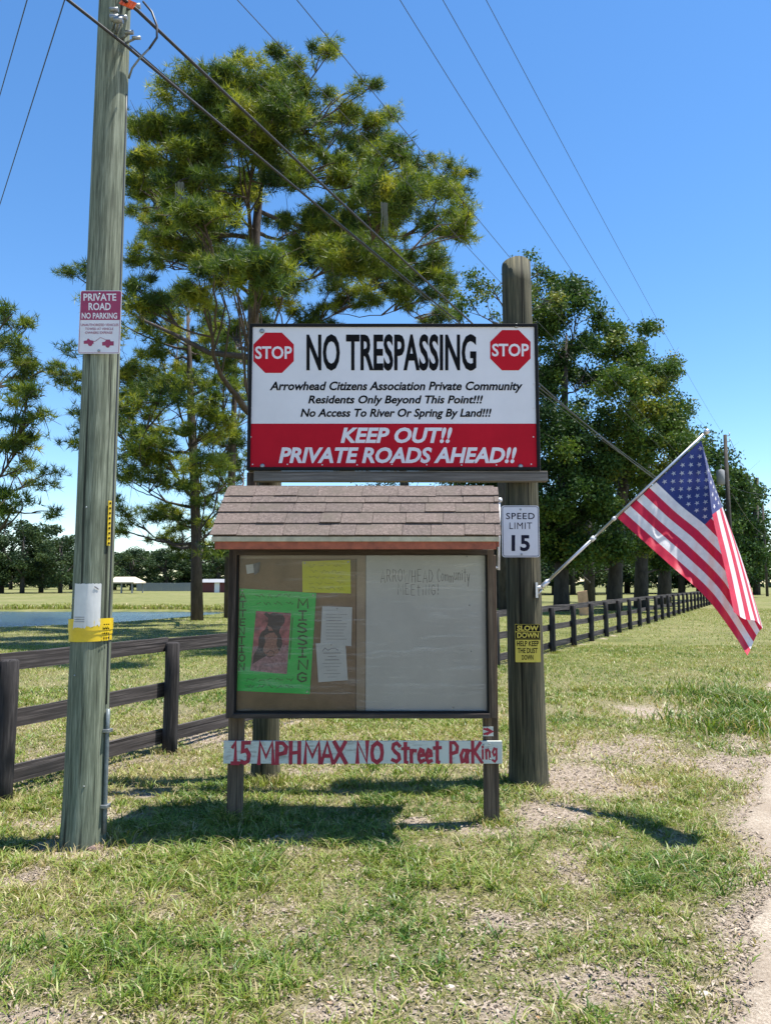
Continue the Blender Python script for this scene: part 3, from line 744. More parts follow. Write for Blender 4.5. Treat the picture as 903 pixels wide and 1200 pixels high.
# ground wire, marker and conduit down the right side of the pole
gw = empty('ground_wire', 'grey ground wire and conduit down the right side of the utility pole', 'conduit', (PX, PY, 0))
def side(z, az=78, off=.012): return on_pole(az, z, off) - Vector((PX, PY, 0))
mb = MB(); mb.tube([side(z, 80, .004) for z in np.linspace(.9, 5.2, 24)], .006, 6); mb.build('wire', M['wire'], gw)
za, zb = at(128, 830, PY).z, at(128, 975, PY).z
mb = MB(); mb.tube([side(z, 80, .018) for z in np.linspace(max(zb, -.02), za, 8)], .014, 10); mb.build('conduit', M['conduit'], gw)
for yy in (855, 943):
    z = at(128, yy, PY).z; mb = MB(); c = side(z, 80, .02); mb.box(c, (.055, .045, .022), Matrix.Rotation(math.radians(80), 3, 'Z')); mb.build('clamp', M['steel'], gw, .003)
z0, z1 = at(131, 640, PY).z, at(131, 588, PY).z
mb = MB(); cc = [side(z, 62, .012) for z in (z0, (z0 + z1) / 2, z1)]
mb.box((cc[0] + cc[2]) / 2, (.022, .006, z1 - z0), Matrix.Rotation(math.radians(50), 3, 'Z')); mb.build('marker_strip', M['tape'], gw)
for k in range(9):
    z = z0 + (z1 - z0) * (k + .5) / 9; mb = MB(); mb.box(side(z, 62, .0165), (.012, .003, .012), Matrix.Rotation(math.radians(50), 3, 'Z') @ Matrix.Rotation(.6, 3, 'Y')); mb.build('mark', M['black'], gw)
# curved things wrapped on the pole
def wrap(az0, az1, zf0, zf1, off, n=24, m=6, rough=.0):
    """zf0, zf1: functions of s in 0..1 giving the bottom and top height"""
    mb = MB(); vs = []
    for j in range(m + 1):
        for i in range(n + 1):
            s_ = i / n; az = az0 + (az1 - az0) * s_; z = zf0(s_) + (zf1(s_) - zf0(s_)) * j / m
            p = on_pole(az, z, off + rough * random.uniform(0, 1)) ; vs.append(p - Vector((PX, PY, 0)))
    fs = [(j * (n + 1) + i, j * (n + 1) + i + 1, (j + 1) * (n + 1) + i + 1, (j + 1) * (n + 1) + i) for j in range(m) for i in range(n)]
    mb.add(vs, fs, 0, True); return mb
t0, t1 = at(100, 752, 4.79).z, at(100, 727, 4.79).z
tape = empty('caution_tape', 'crumpled yellow tape wrapped round the utility pole', 'tape', (PX, PY, 0))
for k, (a_, c_, off) in enumerate(((0, .62, .006), (.30, .95, .009), (.5, 1.05, .012))):
    ph = random.random() * 6
    mb = wrap(0, 360, lambda s: t0 + (t1 - t0) * (a_ + .02 * math.sin(2 * math.pi * s + ph)), lambda s: t0 + (t1 - t0) * (c_ + .03 * math.sin(2 * math.pi * s + ph + .7)), off, 60, 3, .0015)
    mb.build('tape_wrap', M['tape'], tape)
for k, zz in enumerate((.78, .58, .36, .14)):
    mb = MB()
    for q in range(3):
        c = on_pole(56 + q * 7, t0 + (t1 - t0) * zz, .019) - Vector((PX, PY, 0)); mb.box(c, (.009, .002, .011 if k % 2 else .008), Matrix.Rotation(math.radians(56 + q * 7), 3, 'Z'))
    mb.build('printed_mark', M['black'], tape)
fl = empty('paper_flyer', 'torn white paper flyer stuck on the utility pole above the yellow tape', 'flyer', (PX, PY, 0))
f0, f1 = at(104, 737, 4.79).z, at(104, 684, 4.79).z
nz = [random.uniform(-1, 1) for _ in range(40)]
mb = wrap(-28, 45, lambda s: f0 + .010 * nz[int(s * 24)] + .02 * s, lambda s: f1 + .003 * nz[int(s * 24) + 5], .0125, 24, 8, .002); mb.build('sheet', M['paper'], fl)
mb = MB(); c = on_pole(20, f0 + (f1 - f0) * .55, .016) - Vector((PX, PY, 0))
for k in range(5):
    p = on_pole(28 + k * 2.0, f0 + (f1 - f0) * (.93 - k * .012), .0165) - Vector((PX, PY, 0)); mb.box(p, (.006, .002, .008), Matrix.Rotation(math.radians(28), 3, 'Z'))
for k in range(3):
    p = on_pole(-8, f0 + (f1 - f0) * (.16 + k * .05), .0165) - Vector((PX, PY, 0)); mb.box(p, (.07, .002, .003), Matrix.Rotation(math.radians(-8), 3, 'Z'))
mb.build('print', M['greyprint'], fl)

# private road sign on the pole
SY = 4.925 - pole_r(3.2) - .014
ps = empty('private_road_sign', 'small maroon and white no-parking sign screwed high on the utility pole', 'sign', (0, 0, 0))
A = at(91.5, 414.5, SY); B = at(143, 340.5, SY); zm = at(100, 375, SY).z
mb = MB(); mb.prism(rrect(A.x, A.z, B.x, B.z, .012), SY, SY + .003); mb.build('panel', M['signalu'], ps)
mb = MB(); w_ = .0045; top = [p for p in rrect(A.x + w_, zm, B.x - w_, B.z - w_, .010)]
mb.prism([(A.x + w_, zm), (B.x - w_, zm)] + [p for p in top if p[1] > (zm + B.z) / 2], SY - .0006, SY - .0001); mb.build('maroon_field', M['maroon'], ps)
mb = MB(); ring(mb, A.x + .0045, A.z + .0045, B.x - .0045, B.z - .0045, .01, .003, SY - .0009); mb.build('border', M['maroon'], ps)
for s_, bx, mt in (('PRIVATE', (98, 344, 136.5, 352.5), 'letterwhite'), ('ROAD', (104, 354.8, 130, 363.5), 'letterwhite'), ('NO PARKING', (96, 366.5, 137.5, 373.5), 'letterwhite'),
                   ('UNAUTHORIZED VEHICLES', (95, 379.2, 139, 382.2), 'maroon'), ('TOWED AT VEHICLE', (100, 383.9, 133, 386.7), 'maroon'), ('OWNERS EXPENSE', (100, 388.4, 132, 391.2), 'maroon')):
    lettering(s_, bx, SY - .0014, M[mt], ps, bold=.022 if mt == 'letterwhite' else .008)
def px_poly(pts, Y): return [(at(x, y, Y).x, at(x, y, Y).z) for x, y in pts]
mb = MB()
mb.add([(x, SY - .0014, z) for x, z in px_poly([(98.5, 403), (98.5, 399.5), (102, 399), (103.5, 396.5), (106, 398.5), (110, 399.5), (110, 403)], SY)][::-1], [tuple(range(7))])
mb.add([(x, SY - .0014, z) for x, z in px_poly([(120, 405), (120, 401), (123, 400.5), (125, 398), (129, 398), (130, 400), (133.5, 400), (133.5, 405)], SY)][::-1], [tuple(range(8))])
for cx, cy in ((106, 403.2), (126.5, 405)):
    mb.add([(x, SY - .0018, z) for x, z in px_poly([(cx + 2.6 * math.cos(t), cy - 2.6 * math.sin(t)) for t in np.linspace(0, 2 * math.pi, 12, endpoint=False)], SY)], [tuple(range(12))])
ribbon(mb, px_poly([(106, 400), (112, 400), (118, 395.5), (126, 399)], SY), .003, SY - .0016); mb.build('tow_pictogram', M['maroon'], ps)
sm2 = screw_mesh(.009, .007)
for x, y in ((116.5, 345), (116, 411)):
    o = mesh_obj('bolt', sm2, M['steel'], ps); o.location = at(x, y, SY - .002)

# far utility poles
def far_pole(x, y, htop, label):
    e = empty('utility_pole', label, 'utility pole', (x, y, 0), 'utility poles along the road')
    mb = MB(); mb.tube([(0, 0, -.3), (0, 0, htop / 2), (0, 0, htop)], [.17, .15, .11], 12); mb.build('shaft', M['oakbark'], e)
    mb = MB(); zt_ = htop - 3.4; mb.tube([(-.42, 0, zt_), (-.42, 0, zt_ + .06), (-.42, 0, zt_ + .95), (-.42, 0, zt_ + 1.02)], [.2, .26, .26, .18], 16); t = mb.build('transformer', M['greywall'], e)
    mb = MB(); mb.tube([(-.42, -.1, zt_ + 1.02), (-.42, -.1, zt_ + 1.3)], [.05, .03], 8); mb.tube([(-.2, 0, zt_ + .6), (0, 0, zt_ + .6)], .04, 6); mb.build('bushing', M['steel'], e)
    mb = MB()
    for k, z in enumerate((htop - .1, htop - .5)): mb.tube([(0, 0, z), (.3, 0, z + .05), (.3, 0, z + .25)], [.02, .03, .05], 8)
    mb.build('insulator', M['steel'], e)
    return e
far_pole(P1.x, 48, P1.z + .2, 'dark utility pole with grey transformer rising behind the flag')
p2 = at(893, 592, 92); far_pole(p2.x, 92, p2.z, 'farthest dark utility pole with small transformer at the right edge')
for k, (dz, nm) in enumerate(((0, 'upper'), (-3.8, 'lower'))):
    mb = MB(); mb.tube(sag_line(Vector((P1.x + .3, 48, P1.z + dz)), Vector((p2.x + .3, 92, p2.z + dz)), .7, 24), .016, 5)
    tag(mb.build('power_line', M['wire']), f'distant thin wire between the two far utility poles, {nm} one', 'power line')
mb = MB(); mb.tube([at(849, 568, 48), at(875, 577, 46), at(940, 588, 42)], .012, 5); tag(mb.build('service_wire', M['wire']), 'thin wire leaving the far pole toward the right edge of the photo', 'power line')

# ================================================================== BIG SIGN AND ITS POSTS
def big_post(name, label, xb, yb, xt, yt, Yax, rb, rt, seed):
    b0 = at(xb, yb, Yax); t0_ = at(xt, yt, Yax); e = empty(name, label, 'post', (b0.x, Yax, 0), 'round posts carrying the big sign')
    mb = MB(); nr = 36; ns = 26; vs = []; rr = random.Random(seed); ph = [rr.uniform(0, 6) for _ in range(4)]
    for i in range(ns + 1):
        z = -.25 + (t0_.z + .25) * i / ns; f_ = max(0, z) / t0_.z; r = rb + (rt - rb) * f_ + .012 * max(0, 1 - z / .3) * (z < .3)
        dx = (t0_.x - b0.x) * f_
        for k in range(nr):
            t = 2 * math.pi * k / nr; q = r * (1 + .02 * math.sin(2 * t + ph[0] + z * .4) + .012 * math.sin(5 * t + ph[1] - z) + .008 * math.sin(11 * t + ph[2]))
            zz = z - (.03 * math.sin(t) * (i == ns))
            vs.append((dx + q * math.cos(t), q * math.sin(t), zz))
    # slightly domed sawn top
    for rr_, dz in ((.88, .012), (.5, .02)):
        for k in range(nr):
            t = 2 * math.pi * k / nr; vs.append((t0_.x - b0.x + rt * rr_ * math.cos(t), rt * rr_ * math.sin(t), t0_.z + dz))
    ns2 = ns + 2
    fs = [(i * nr + k, i * nr + (k + 1) % nr, (i + 1) * nr + (k + 1) % nr, (i + 1) * nr + k) for i in range(ns2) for k in range(nr)]
    fs.append(tuple(ns2 * nr + k for k in range(nr)))
    mb.add(vs, fs, 0, True); mb.build('shaft', M['post'], e); return e
PR = (at(619, 905, 6.36).x, 6.36)
big_post('sign_post', 'thick tall round post at the right of the big sign, carrying the speed sign', 619, 905, 604, 311, 6.36, .157, .128, 4)
big_post('sign_post', 'round post behind the left half of the notice board, under the big sign', 311, 905, 318, 420, 6.44, .118, .10, 9)
BY = 6.12
bs = empty('trespassing_sign', 'large white and red no trespassing sign above the notice board', 'sign', (0, 0, 0))
A = at(289.5, 551, BY); B = at(629, 379.5, BY); fw = .026
mb = MB(); mb.box(((A.x + B.x) / 2, BY + .012, (A.z + B.z) / 2), (B.x - A.x - fw, .012, B.z - A.z - fw)); mb.build('panel', M['white'], bs)
zr = at(450, 496.3, BY).z; AP = Vector((A.x + fw, 0, A.z + fw)); BP = Vector((B.x - fw, 0, B.z - fw))
mb = MB(); mb.box(((AP.x + BP.x) / 2, BY + .005, (AP.z + zr) / 2), (BP.x - AP.x, .0015, zr - AP.z)); mb.build('red_field', M['signred'], bs)
for nm, c, d in (('frame_rail', ((A.x + B.x) / 2, BY + .008, A.z + fw / 2), (B.x - A.x, .036, fw)), ('frame_rail', ((A.x + B.x) / 2, BY + .008, B.z - fw / 2), (B.x - A.x, .036, fw)),
                 ('frame_stile', (A.x + fw / 2, BY + .008, (A.z + B.z) / 2), (fw, .036, B.z - A.z - 2 * fw)), ('frame_stile', (B.x - fw / 2, BY + .008, (A.z + B.z) / 2), (fw, .036, B.z - A.z - 2 * fw))):
    mb = MB(); mb.box(c, d); mb.build(nm, M['blackframe'], bs, .003)
mb = MB(); mb.box(((A.x + B.x) / 2, BY + .05, (A.z + B.z) / 2), (B.x - A.x + .02, .045, B.z - A.z - .01)); mb.build('backing_board', M['beam'], bs)
b0, b1 = at(297, 564, BY), at(641.5, 551.5, BY)
mb = MB(); mb.box(((b0.x + b1.x) / 2, BY + .05, (b0.z + b1.z) / 2), (b1.x - b0.x, .09, b1.z - b0.z - .004)); mb.build('support_beam', M['beam'], bs, .004)
c0, c1 = at(285, 660, BY), at(297, 552, BY)
mb = MB(); mb.box(((c0.x + c1.x) / 2, BY + .12, (c0.z + c1.z) / 2), (c1.x - c0.x - .004, .09, c1.z - c0.z)); mb.build('upright', M['kframez'], bs, .003)
TY = BY + .0035
def octo(cx, cy, r):
    o = []; 
    for k in range(8):
        a_ = math.radians(22.5 + 45 * k); o.append((cx + r * math.cos(a_), cy - r * math.sin(a_)))
    return o
for (cx, cy) in ((320.5, 413.2), (597.7, 410.2)):
    st = MB(); st.add([(x, BY + .0045, z) for x, z in px_poly(octo(cx, cy, 25.6), BY)], [tuple(range(8))]); so_ = st.build('stop_octagon', M['stopred'], bs)
    o = lettering('STOP', (cx - 21.5, cy - 7.5, cx + 21.5, cy + 7.5), TY, M['letterwhite'], so_, bold=.022)
for s_, bx, mt, bold, sh, spc in (
        ('NO TRESPASSING', (359, 391.5, 557.8, 434.5), 'black', .028, 0, 1.0),
        ('Arrowhead Citizens Association Private Community', (316, 447, 612, 460.5), 'black', .027, .22, 1.0),
        ('Residents Only Beyond This Point!!!', (361, 463.2, 565.5, 475.8), 'black', .027, .22, 1.0),
        ('No Access To River Or Spring By Land!!!', (352, 478.7, 575.5, 491.5), 'black', .027, .22, 1.0),
        ('KEEP OUT!!', (399, 500.8, 529.5, 519.3), 'letterwhite', .035, .22, 1.0),
        ('PRIVATE ROADS AHEAD!!', (326.5, 524, 605, 542.8), 'letterwhite', .035, .22, 1.0)):
    lettering(s_, bx, TY, M[mt], bs, bold, sh, spc)
scm = screw_mesh(.006, .004, 8)
for x in np.linspace(296, 622, 9):
    for y in (384.5, 544.5): o = mesh_obj('screw', scm, M['letterwhite'], bs); o.location = at(x, y + random.uniform(-.5, .5), BY + .004)
for y in (415, 450, 478, 512):
    for x in (294, 624.5): o = mesh_obj('screw', scm, M['letterwhite'], bs); o.location = at(x, y, BY + .004)
wm = screw_mesh(.020, .010, 14)
for x, y in ((307.5, 546), (307, 388), (604.5, 381.8), (609.5, 546.5)):
    o = mesh_obj('washer_bolt', wm, M['steel'], bs); o.location = at(x, y, BY + .002)

# speed limit sign
SPY = 6.36 - .150 - .012
ss = empty('speed_limit_sign', 'white speed limit sign mounted on the thick right post', 'sign')
A = at(588, 653, SPY); B = at(631, 592.5, SPY)
mb = MB(); mb.prism(rrect(A.x, A.z, B.x, B.z, .022), SPY, SPY + .003); mb.build('panel', M['signalu'], ss)
mb = MB(); ring(mb, A.x + .007, A.z + .007, B.x - .007, B.z - .007, .018, .005, SPY - .0006); mb.build('border', M['navy'], ss)
for s_, bx, bo in (('SPEED', (592.5, 601, 626, 608.5), .012), ('LIMIT', (596.5, 612.3, 623, 620), .0), ('15', (599, 627, 620.5, 646), .035)):
    lettering(s_, bx, SPY - .0008, M['navy'], ss, bo, 0, 1.12)
for x, y in ((609.5, 597), (610.8, 649.5)):
    o = mesh_obj('bolt', sm2, M['steel'], ss); o.location = at(x, y, SPY - .001)
# slow down sign
r_at = lambda z: .157 + (.128 - .157) * z / 4.4
SDY = 6.36 - .168
sl = empty('slow_down_sign', 'small yellow and black dust warning sign low on the thick right post', 'sign')
A = at(603.7, 776, SDY); B = at(632.3, 731.5, SDY); zc = at(618, 748.5, SDY).z
mb = MB(); mb.prism(rrect(A.x, A.z, B.x, B.z, .006), SDY, SDY + .003); mb.build('panel', M['yellow'], sl)
for y0_, y1_ in ((748.2, 749.6),):
    mb = MB(); mb.prism(rrect(A.x + .001, at(618, y1_, SDY).z, B.x - .001, at(618, y0_, SDY).z, .0008), SDY - .0006, SDY - .0001); mb.build('rule_line', M['black'], sl)
mb = MB(); mb.prism(rrect(A.x + .002, at(618, 740, SDY).z, B.x - .002, B.z - .002, .004), SDY - .0006, SDY - .0001); mb.build('black_band', M['black'], sl)
mb = MB(); mb.prism(rrect(A.x + .002, at(618, 748, SDY).z, B.x - .002, at(618, 740.8, SDY).z, .002), SDY - .0006, SDY - .0001); mb.build('black_band', M['black'], sl)
for s_, bx, mt, bo in (('SLOW', (605.5, 733, 630.5, 739.2), 'yellow', .03), ('DOWN', (605.5, 741.3, 630.8, 747.5), 'yellow', .03), ('HELP KEEP', (605.2, 751, 630.8, 757.3), 'black', .02),
                       ('THE DUST', (606, 759.3, 629.5, 765.5), 'black', .02), ('DOWN', (611, 767.5, 624.5, 773.3), 'black', .02)):
    lettering(s_, bx, SDY - .0012, M[mt], sl, bo)

# ================================================================== FLAG
PB = at(634, 688, 6.22); PT = at(825, 508, 5.58)
fpole = empty('flag_pole', 'slanting silver flag pole bracketed to the thick right post', 'flagpole', PB)
d = PT - PB
mb = MB(); mb.tube([(0, 0, 0), d * .33], .0125, 14); mb.build('lower_tube', M['alu'], fpole)
mb = MB(); mb.tube([d * .331, d], .0105, 14); mb.build('upper_tube', M['alu'], fpole)
mb = MB(); u_ = d.normalized(); mb.tube([d * .322, d * .345], .019, 14); mb.tube([d * .46, d * .475], .016, 12); mb.build('collar', M['plastic'], fpole)
mb = MB(); mb.tube([d + u_ * t for t in (0, .006, .02, .035, .042)], [.010, .018, .023, .016, .004], 14); mb.build('finial', M['alu'], fpole)
mb = MB(); mb.tube([-u_ * .03, u_ * .08], .020, 14); mb.box((-.045, .01, -.025), (.02, .07, .13)); mb.tube([(-.045, 0, -.01), (0, 0, 0)], .02, 10)
mb.tube([(-.04, -.02, -.07), (.0, -.02, -.02)], .006, 8); mb.tube([(.01, -.04, .01), (.01, .04, .01)], .008, 8); mb.build('bracket', M['alu'], fpole)
def interp(t, ks, vs):
    return np.array([np.interp(t, ks, [v[i] for v in vs]) for i in range(len(vs[0]))])
def smooth(t, ks, vs):  # catmull-rom
    i = max(0, min(len(ks) - 2, int(np.searchsorted(ks, t) - 1))); h = ks[i + 1] - ks[i]; s_ = (t - ks[i]) / h
    v = [np.array(q, float) for q in vs]
    def tan(j):
        if j == 0: return (v[1] - v[0]) / (ks[1] - ks[0])
        if j == len(ks) - 1: return (v[-1] - v[-2]) / (ks[-1] - ks[-2])
        return (v[j + 1] - v[j - 1]) / (ks[j + 1] - ks[j - 1])
    m0, m1 = tan(i) * h, tan(i + 1) * h
    return (2 * s_ ** 3 - 3 * s_ ** 2 + 1) * v[i] + (s_ ** 3 - 2 * s_ ** 2 + s_) * m0 + (-2 * s_ ** 3 + 3 * s_ ** 2) * v[i + 1] + (s_ ** 3 - s_ ** 2) * m1
KU = [0, .2, .4, .7, 1]
FL = [(723, 607, 5.93), (752, 633, 5.72), (781, 659, 5.50), (830, 704, 5.18), (875, 766, 4.88)]
FR = [(821, 516, 5.60), (833, 557, 5.55), (846, 594, 5.48), (869, 657, 5.27), (893, 734, 5.02)]
FF = [(821, 516, 5.595), (829, 560, 5.44), (834, 603, 5.30), (848, 663, 5.08), (859, 717, 4.86)]
KV = [0, 2, 4.2, 6.5, 8]
def flag_pt(u, v, off=0.0):
    L = smooth(u, KU, FL); R = smooth(u, KU, FR); Q = smooth(u, KU, FF); vf = float(np.interp(u, KU, KV))
    rip = .55 + .45 * min(1, u * 5)
    if v >= vf or vf < 1e-6:
        t = (13 - v) / max(13 - vf, 1e-6); P = L + (R - L) * t
        P[2] += rip * (.012 * math.sin((u * 9 - v * .35) * 2 * math.pi + .6) * (1 - .5 * t) + .010 * math.sin(u * 21 + v * .9) + .008 * math.sin(u * 47 - v * 2.1)) * min(1, u * 8 + .1)
        P[2] += .06 * math.sin(math.pi * t) * u     # belly
    else:
        s_ = (vf - v) / vf; P = R + (Q - R) * s_ ** 1.9
        P[2] -= .035 * math.sin(math.pi * min(1, s_ * 1.0)) * min(1, u * 3)
        P[2] += .006 * math.sin(u * 38 + v * 1.5)
    if u > .93: P[1] += 2.2 * math.sin(v * 1.1) * (u - .93) / .07
    p = at(P[0], P[1], P[2] + off); return p
flag = empty('flag', 'red white and blue striped flag with white stars hanging from the slanting pole', 'flag', PB)
NU, NVs = 80, 6
mb = MB(); vs = []; us_ = list(np.linspace(0, 1, NU + 1)); NVt = 13 * NVs
vs = [flag_pt(u, 13 * j / NVt) - PB for j in range(NVt + 1) for u in us_]
for j in range(NVt):
    for i in range(NU):
        stripe = j // NVs; uu = (i + .5) / NU
        mi = 2 if (uu < .4 and stripe < 7) else (0 if stripe % 2 == 0 else 1)
        a_ = j * (NU + 1) + i; mb.f.append((a_, a_ + NU + 1, a_ + NU + 2, a_ + 1)); mb.m.append(mi); mb.sm.append(True)
mb.v = [tuple(p) for p in vs]; mb.build('cloth', [M['cred'], M['cwhite'], M['cblue']], flag)
stm = MB(); stb = MB()
for r_ in range(9):
    nS = 6 if r_ % 2 == 0 else 5
    for k in range(nS):
        cu = .4 * ((k + .5) / 6 if nS == 6 else (k + 1) / 6); cv = 7 * (r_ + 1) / 10
        for mbx, off in ((stm, -.003), (stb, .003)):
            pts = [flag_pt(cu, cv, off) - PB]
            for q in range(10):
                rad = 1.0 if q % 2 == 0 else .40; a_ = math.pi * q / 5
                pts.append(flag_pt(max(.001, cu + rad * .0165 * math.sin(a_)), max(.01, cv - rad * .335 * math.cos(a_)), off) - PB)
            mbx.add(pts, [(0, 1 + (q + 1) % 10, 1 + q) for q in range(10)])
s1 = stm.build('stars', M['cwhite'], flag); s1['kind'] = 'stuff'
s2 = stb.build('stars', M['cwhite'], flag); s2['kind'] = 'stuff'

# ================================================================== NOTICE BOARD
KY = 5.25
kb = empty('notice_board', 'roofed wooden notice board cabinet on two posts with shingle roof', 'notice board', (0, 0, 0))
for xc, nm in ((280.7, 'left'), (571.8, 'right')):
    g = on_ground(xc, 955); zt_ = at(xc, 650, KY).z
    mb = MB(); mb.box((g.x, 5.36, (zt_ - .2) / 2), (.103, .09, zt_ + .2)); mb.build('post', M['kpost'], kb, .005)
x0, x1 = at(268, 700, KY).x, at(578.5, 700, KY).x; zb_, zt_ = at(450, 841, KY).z, at(450, 644, KY).z
xi0, xi1 = at(277, 700, KY).x, at(571, 700, KY).x
mb = MB(); mb.box(((x0 + xi0) / 2, KY + .02, (zb_ + zt_) / 2), (xi0 - x0, .08, zt_ - zb_)); mb.build('frame_stile', M['kframez'], kb, .003)
mb = MB(); mb.box(((x1 + xi1) / 2, KY + .02, (zb_ + zt_) / 2), (x1 - xi1, .08, zt_ - zb_)); mb.build('frame_stile', M['kpost'], kb, .003)
zl = at(450, 835.5, KY).z; mb = MB(); mb.box(((xi0 + xi1) / 2, KY + .015, (zb_ + zl) / 2), (xi1 - xi0, .10, zl - zb_)); mb.build('frame_rail', M['kframe'], kb, .003)
zl2 = at(450, 650.5, KY).z; mb = MB(); mb.box(((xi0 + xi1) / 2, KY + .02, (zt_ + zl2) / 2), (xi1 - xi0, .09, zt_ - zl2)); mb.build('frame_rail', M['kframe'], kb, .003)
mb = MB()
fi = .012; mb.box((xi0 + fi / 2, KY + .004, (zl + zl2) / 2), (fi, .02, zl2 - zl)); mb.box((xi1 - fi / 2, KY + .004, (zl + zl2) / 2), (fi, .02, zl2 - zl))
mb.box(((xi0 + xi1) / 2, KY + .004, zl + fi / 2), (xi1 - xi0 - 2 * fi, .02, fi)); mb.build('pane_bead', M['blackframe'], kb)
DY = KY + .055
mb = MB(); mb.box(((x0 + x1) / 2, DY + .03, (zb_ + zt_) / 2), (x1 - x0 - .02, .02, zt_ - zb_ - .01)); mb.build('back_panel', M['deck'], kb)
def panel(nm, xa, xb, ya, yb, Y, mat, t=.004, tx=None):
    a_ = at(xa, yb, Y); b_ = at(xb, ya, Y); mb = MB(); mb.box(((a_.x + b_.x) / 2, Y + t / 2, (a_.z + b_.z) / 2), (b_.x - a_.x, t, b_.z - a_.z)); return mb.build(nm, mat, kb)
panel('backing_board', 274, 417, 646, 840, DY, M['cork'], .012)
panel('backing_strip', 417.3, 428, 646, 840, DY + .002, M['strip'], .010)
panel('whiteboard', 428.3, 574, 646, 840, DY, M['wboard'], .012)
panel('top_trim', 276, 426, 650, 654.5, DY - .006, M['strip'], .005)
a_ = at(277, 836, KY); b_ = at(571, 650, KY)
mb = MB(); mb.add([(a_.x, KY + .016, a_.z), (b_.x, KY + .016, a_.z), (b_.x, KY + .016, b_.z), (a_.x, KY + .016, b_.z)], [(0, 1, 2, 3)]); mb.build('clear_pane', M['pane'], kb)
hb = MB(); hand(hb, 'ARROWHEAD', (446, 668, 507, 682), DY - .001, .0036, .06, .3); hand(hb, 'Community', (512, 666, 550, 681), DY - .001, .0036, .1); hand(hb, 'MEEtiNG!', (466, 684.5, 514, 697), DY - .001, .0036, .05, .34)
hb.build('marker_writing', M['marker'], kb)
# nail heads on whiteboard
for x, y in ((547, 652), (550, 709), (552, 763), (531, 829)):
    o = mesh_obj('nail', sm, M['steel'], kb); o.location = at(x, y, DY - .001)
# roof
E0, E1 = at(249.5, 628.5, 4.95), at(583.5, 631.5, 4.95); R0, R1 = at(270, 574, 5.36), at(580, 573, 5.36)
E1.z = (E0.z + E1.z) / 2; E0.z = E1.z; R0.z = R1.z = (R0.z + R1.z) / 2
BE0, BE1 = Vector((E0.x + .03, 5.77, E0.z)), Vector((E1.x + .05, 5.77, E1.z))
nf = (R0 - E0).cross(E1 - E0); nf = nf.normalized(); nf = nf if nf.z > 0 else -nf
nb = Vector((0, -nf.y, nf.z))
def slab(a, b_, c, d_, n_, t):
    return [a, b_, c, d_, a + n_ * t, b_ + n_ * t, c + n_ * t, d_ + n_ * t]
mb = MB(); mb.hexa(slab(E0, E1, R1, R0, nf, .014)); mb.build('roof_deck', M['deck'], kb)
mb = MB(); mb.hexa(slab(BE1, BE0, R0, R1, nb, .014)); mb.build('roof_deck', M['deck'], kb)
def shingle_course(A0, A1, C0, C1, n_, rows, seed):
    rr = random.Random(seed)
    for r_ in range(rows):
        tlo = [0, .235, .46, .66, .83][r_]; thi = [.30, .53, .73, .89, 1.0][r_]
        if r_ == rows - 1: tlo, thi = .80, 1.0
        x = -.02 - rr.uniform(0, .06)
        while x < 1.01:
            w_ = rr.uniform(.07, .17); xa, xb = max(x, -.008), min(x + w_ - .0015, 1.008); x += w_
            if xb - xa < .012: continue
            dj = rr.uniform(-.005, .005); lift = .0255 + rr.uniform(0, .003) + (.005 if rr.random() < .2 else 0); th = .0065
            def P(s_, t_): return (A0.lerp(A1, s_)).lerp(C0.lerp(C1, s_), t_)
            lo_a, lo_b = P(xa, tlo - .02 + dj), P(xb, tlo - .02 + dj + rr.uniform(-.006, .006)); hi_a, hi_b = P(xa, thi), P(xb, thi)
            o0 = (lo_a + lo_b + hi_a + hi_b) / 4
            b0_ = [lo_a + n_ * lift, lo_b + n_ * lift, hi_b + n_ * .0146, hi_a + n_ * .0146]
            b0_ = [p - o0 for p in b0_]; mb = MB(); mb.hexa(b0_ + [p + n_ * (th + rr.uniform(0, .002)) for p in b0_])
            o = mb.build('shingle', M['shingle'], kb); o.location = o0
            # upper courses lie beneath the ones above: lift grows down-slope through overlap
shingle_course(E0, E1, R0, R1, nf, 5, 5)
shingle_course(BE1, BE0, R1, R0, nb, 5, 6)
mb = MB()
k_ = 9
for i in range(k_):
    s0_, s1_ = i / k_ - .004, (i + 1) / k_ - .006; a_ = R0.lerp(R1, s0_) + Vector((0, 0, .028)); b_ = R0.lerp(R1, s1_) + Vector((0, 0, .028))
    w_ = .075; fa = (E0 - R0).normalized() * w_; fb = (BE0 - R0).normalized() * w_; fb.x = 0
    mb = MB(); mb.add([a_ + fa, b_ + fa, b_, a_, a_ + fb, b_ + fb] + [p - Vector((0, 0, .006)) for p in (a_ + fa, b_ + fa, b_, a_, a_ + fb, b_ + fb)],
                      [(0, 1, 2, 3), (3, 2, 5, 4), (7, 6, 9, 8), (8, 9, 10, 11), (0, 6, 7, 1), (4, 5, 11, 10), (1, 7, 8, 2), (2, 8, 11, 5), (3, 9, 6, 0), (4, 10, 9, 3)])
    mb.build('ridge_cap', M['shingle'], kb)
mb = MB(); zt_ = E0.z; de = at(450, 634.3, 4.94).z
mb.box(((E0.x + E1.x) / 2, 4.94, (zt_ + .004 + de) / 2), (E1.x - E0.x + .01, .02, zt_ - de + .008)); mb.build('drip_edge', M['drip'], kb, .002)
fz = at(450, 643.5, 4.95).z; mb = MB(); mb.box(((E0.x + E1.x) / 2 , 4.956, (de + fz) / 2 - .001), (E1.x - E0.x - .03, .022, de - fz)); mb.build('fascia', M['fascia'], kb, .002)
mb = MB(); mb.box(((E0.x + E1.x) / 2, 5.76, (de + fz) / 2), (E1.x - E0.x - .03, .022, de - fz + .03)); mb.build('fascia', M['fascia'], kb, .002)
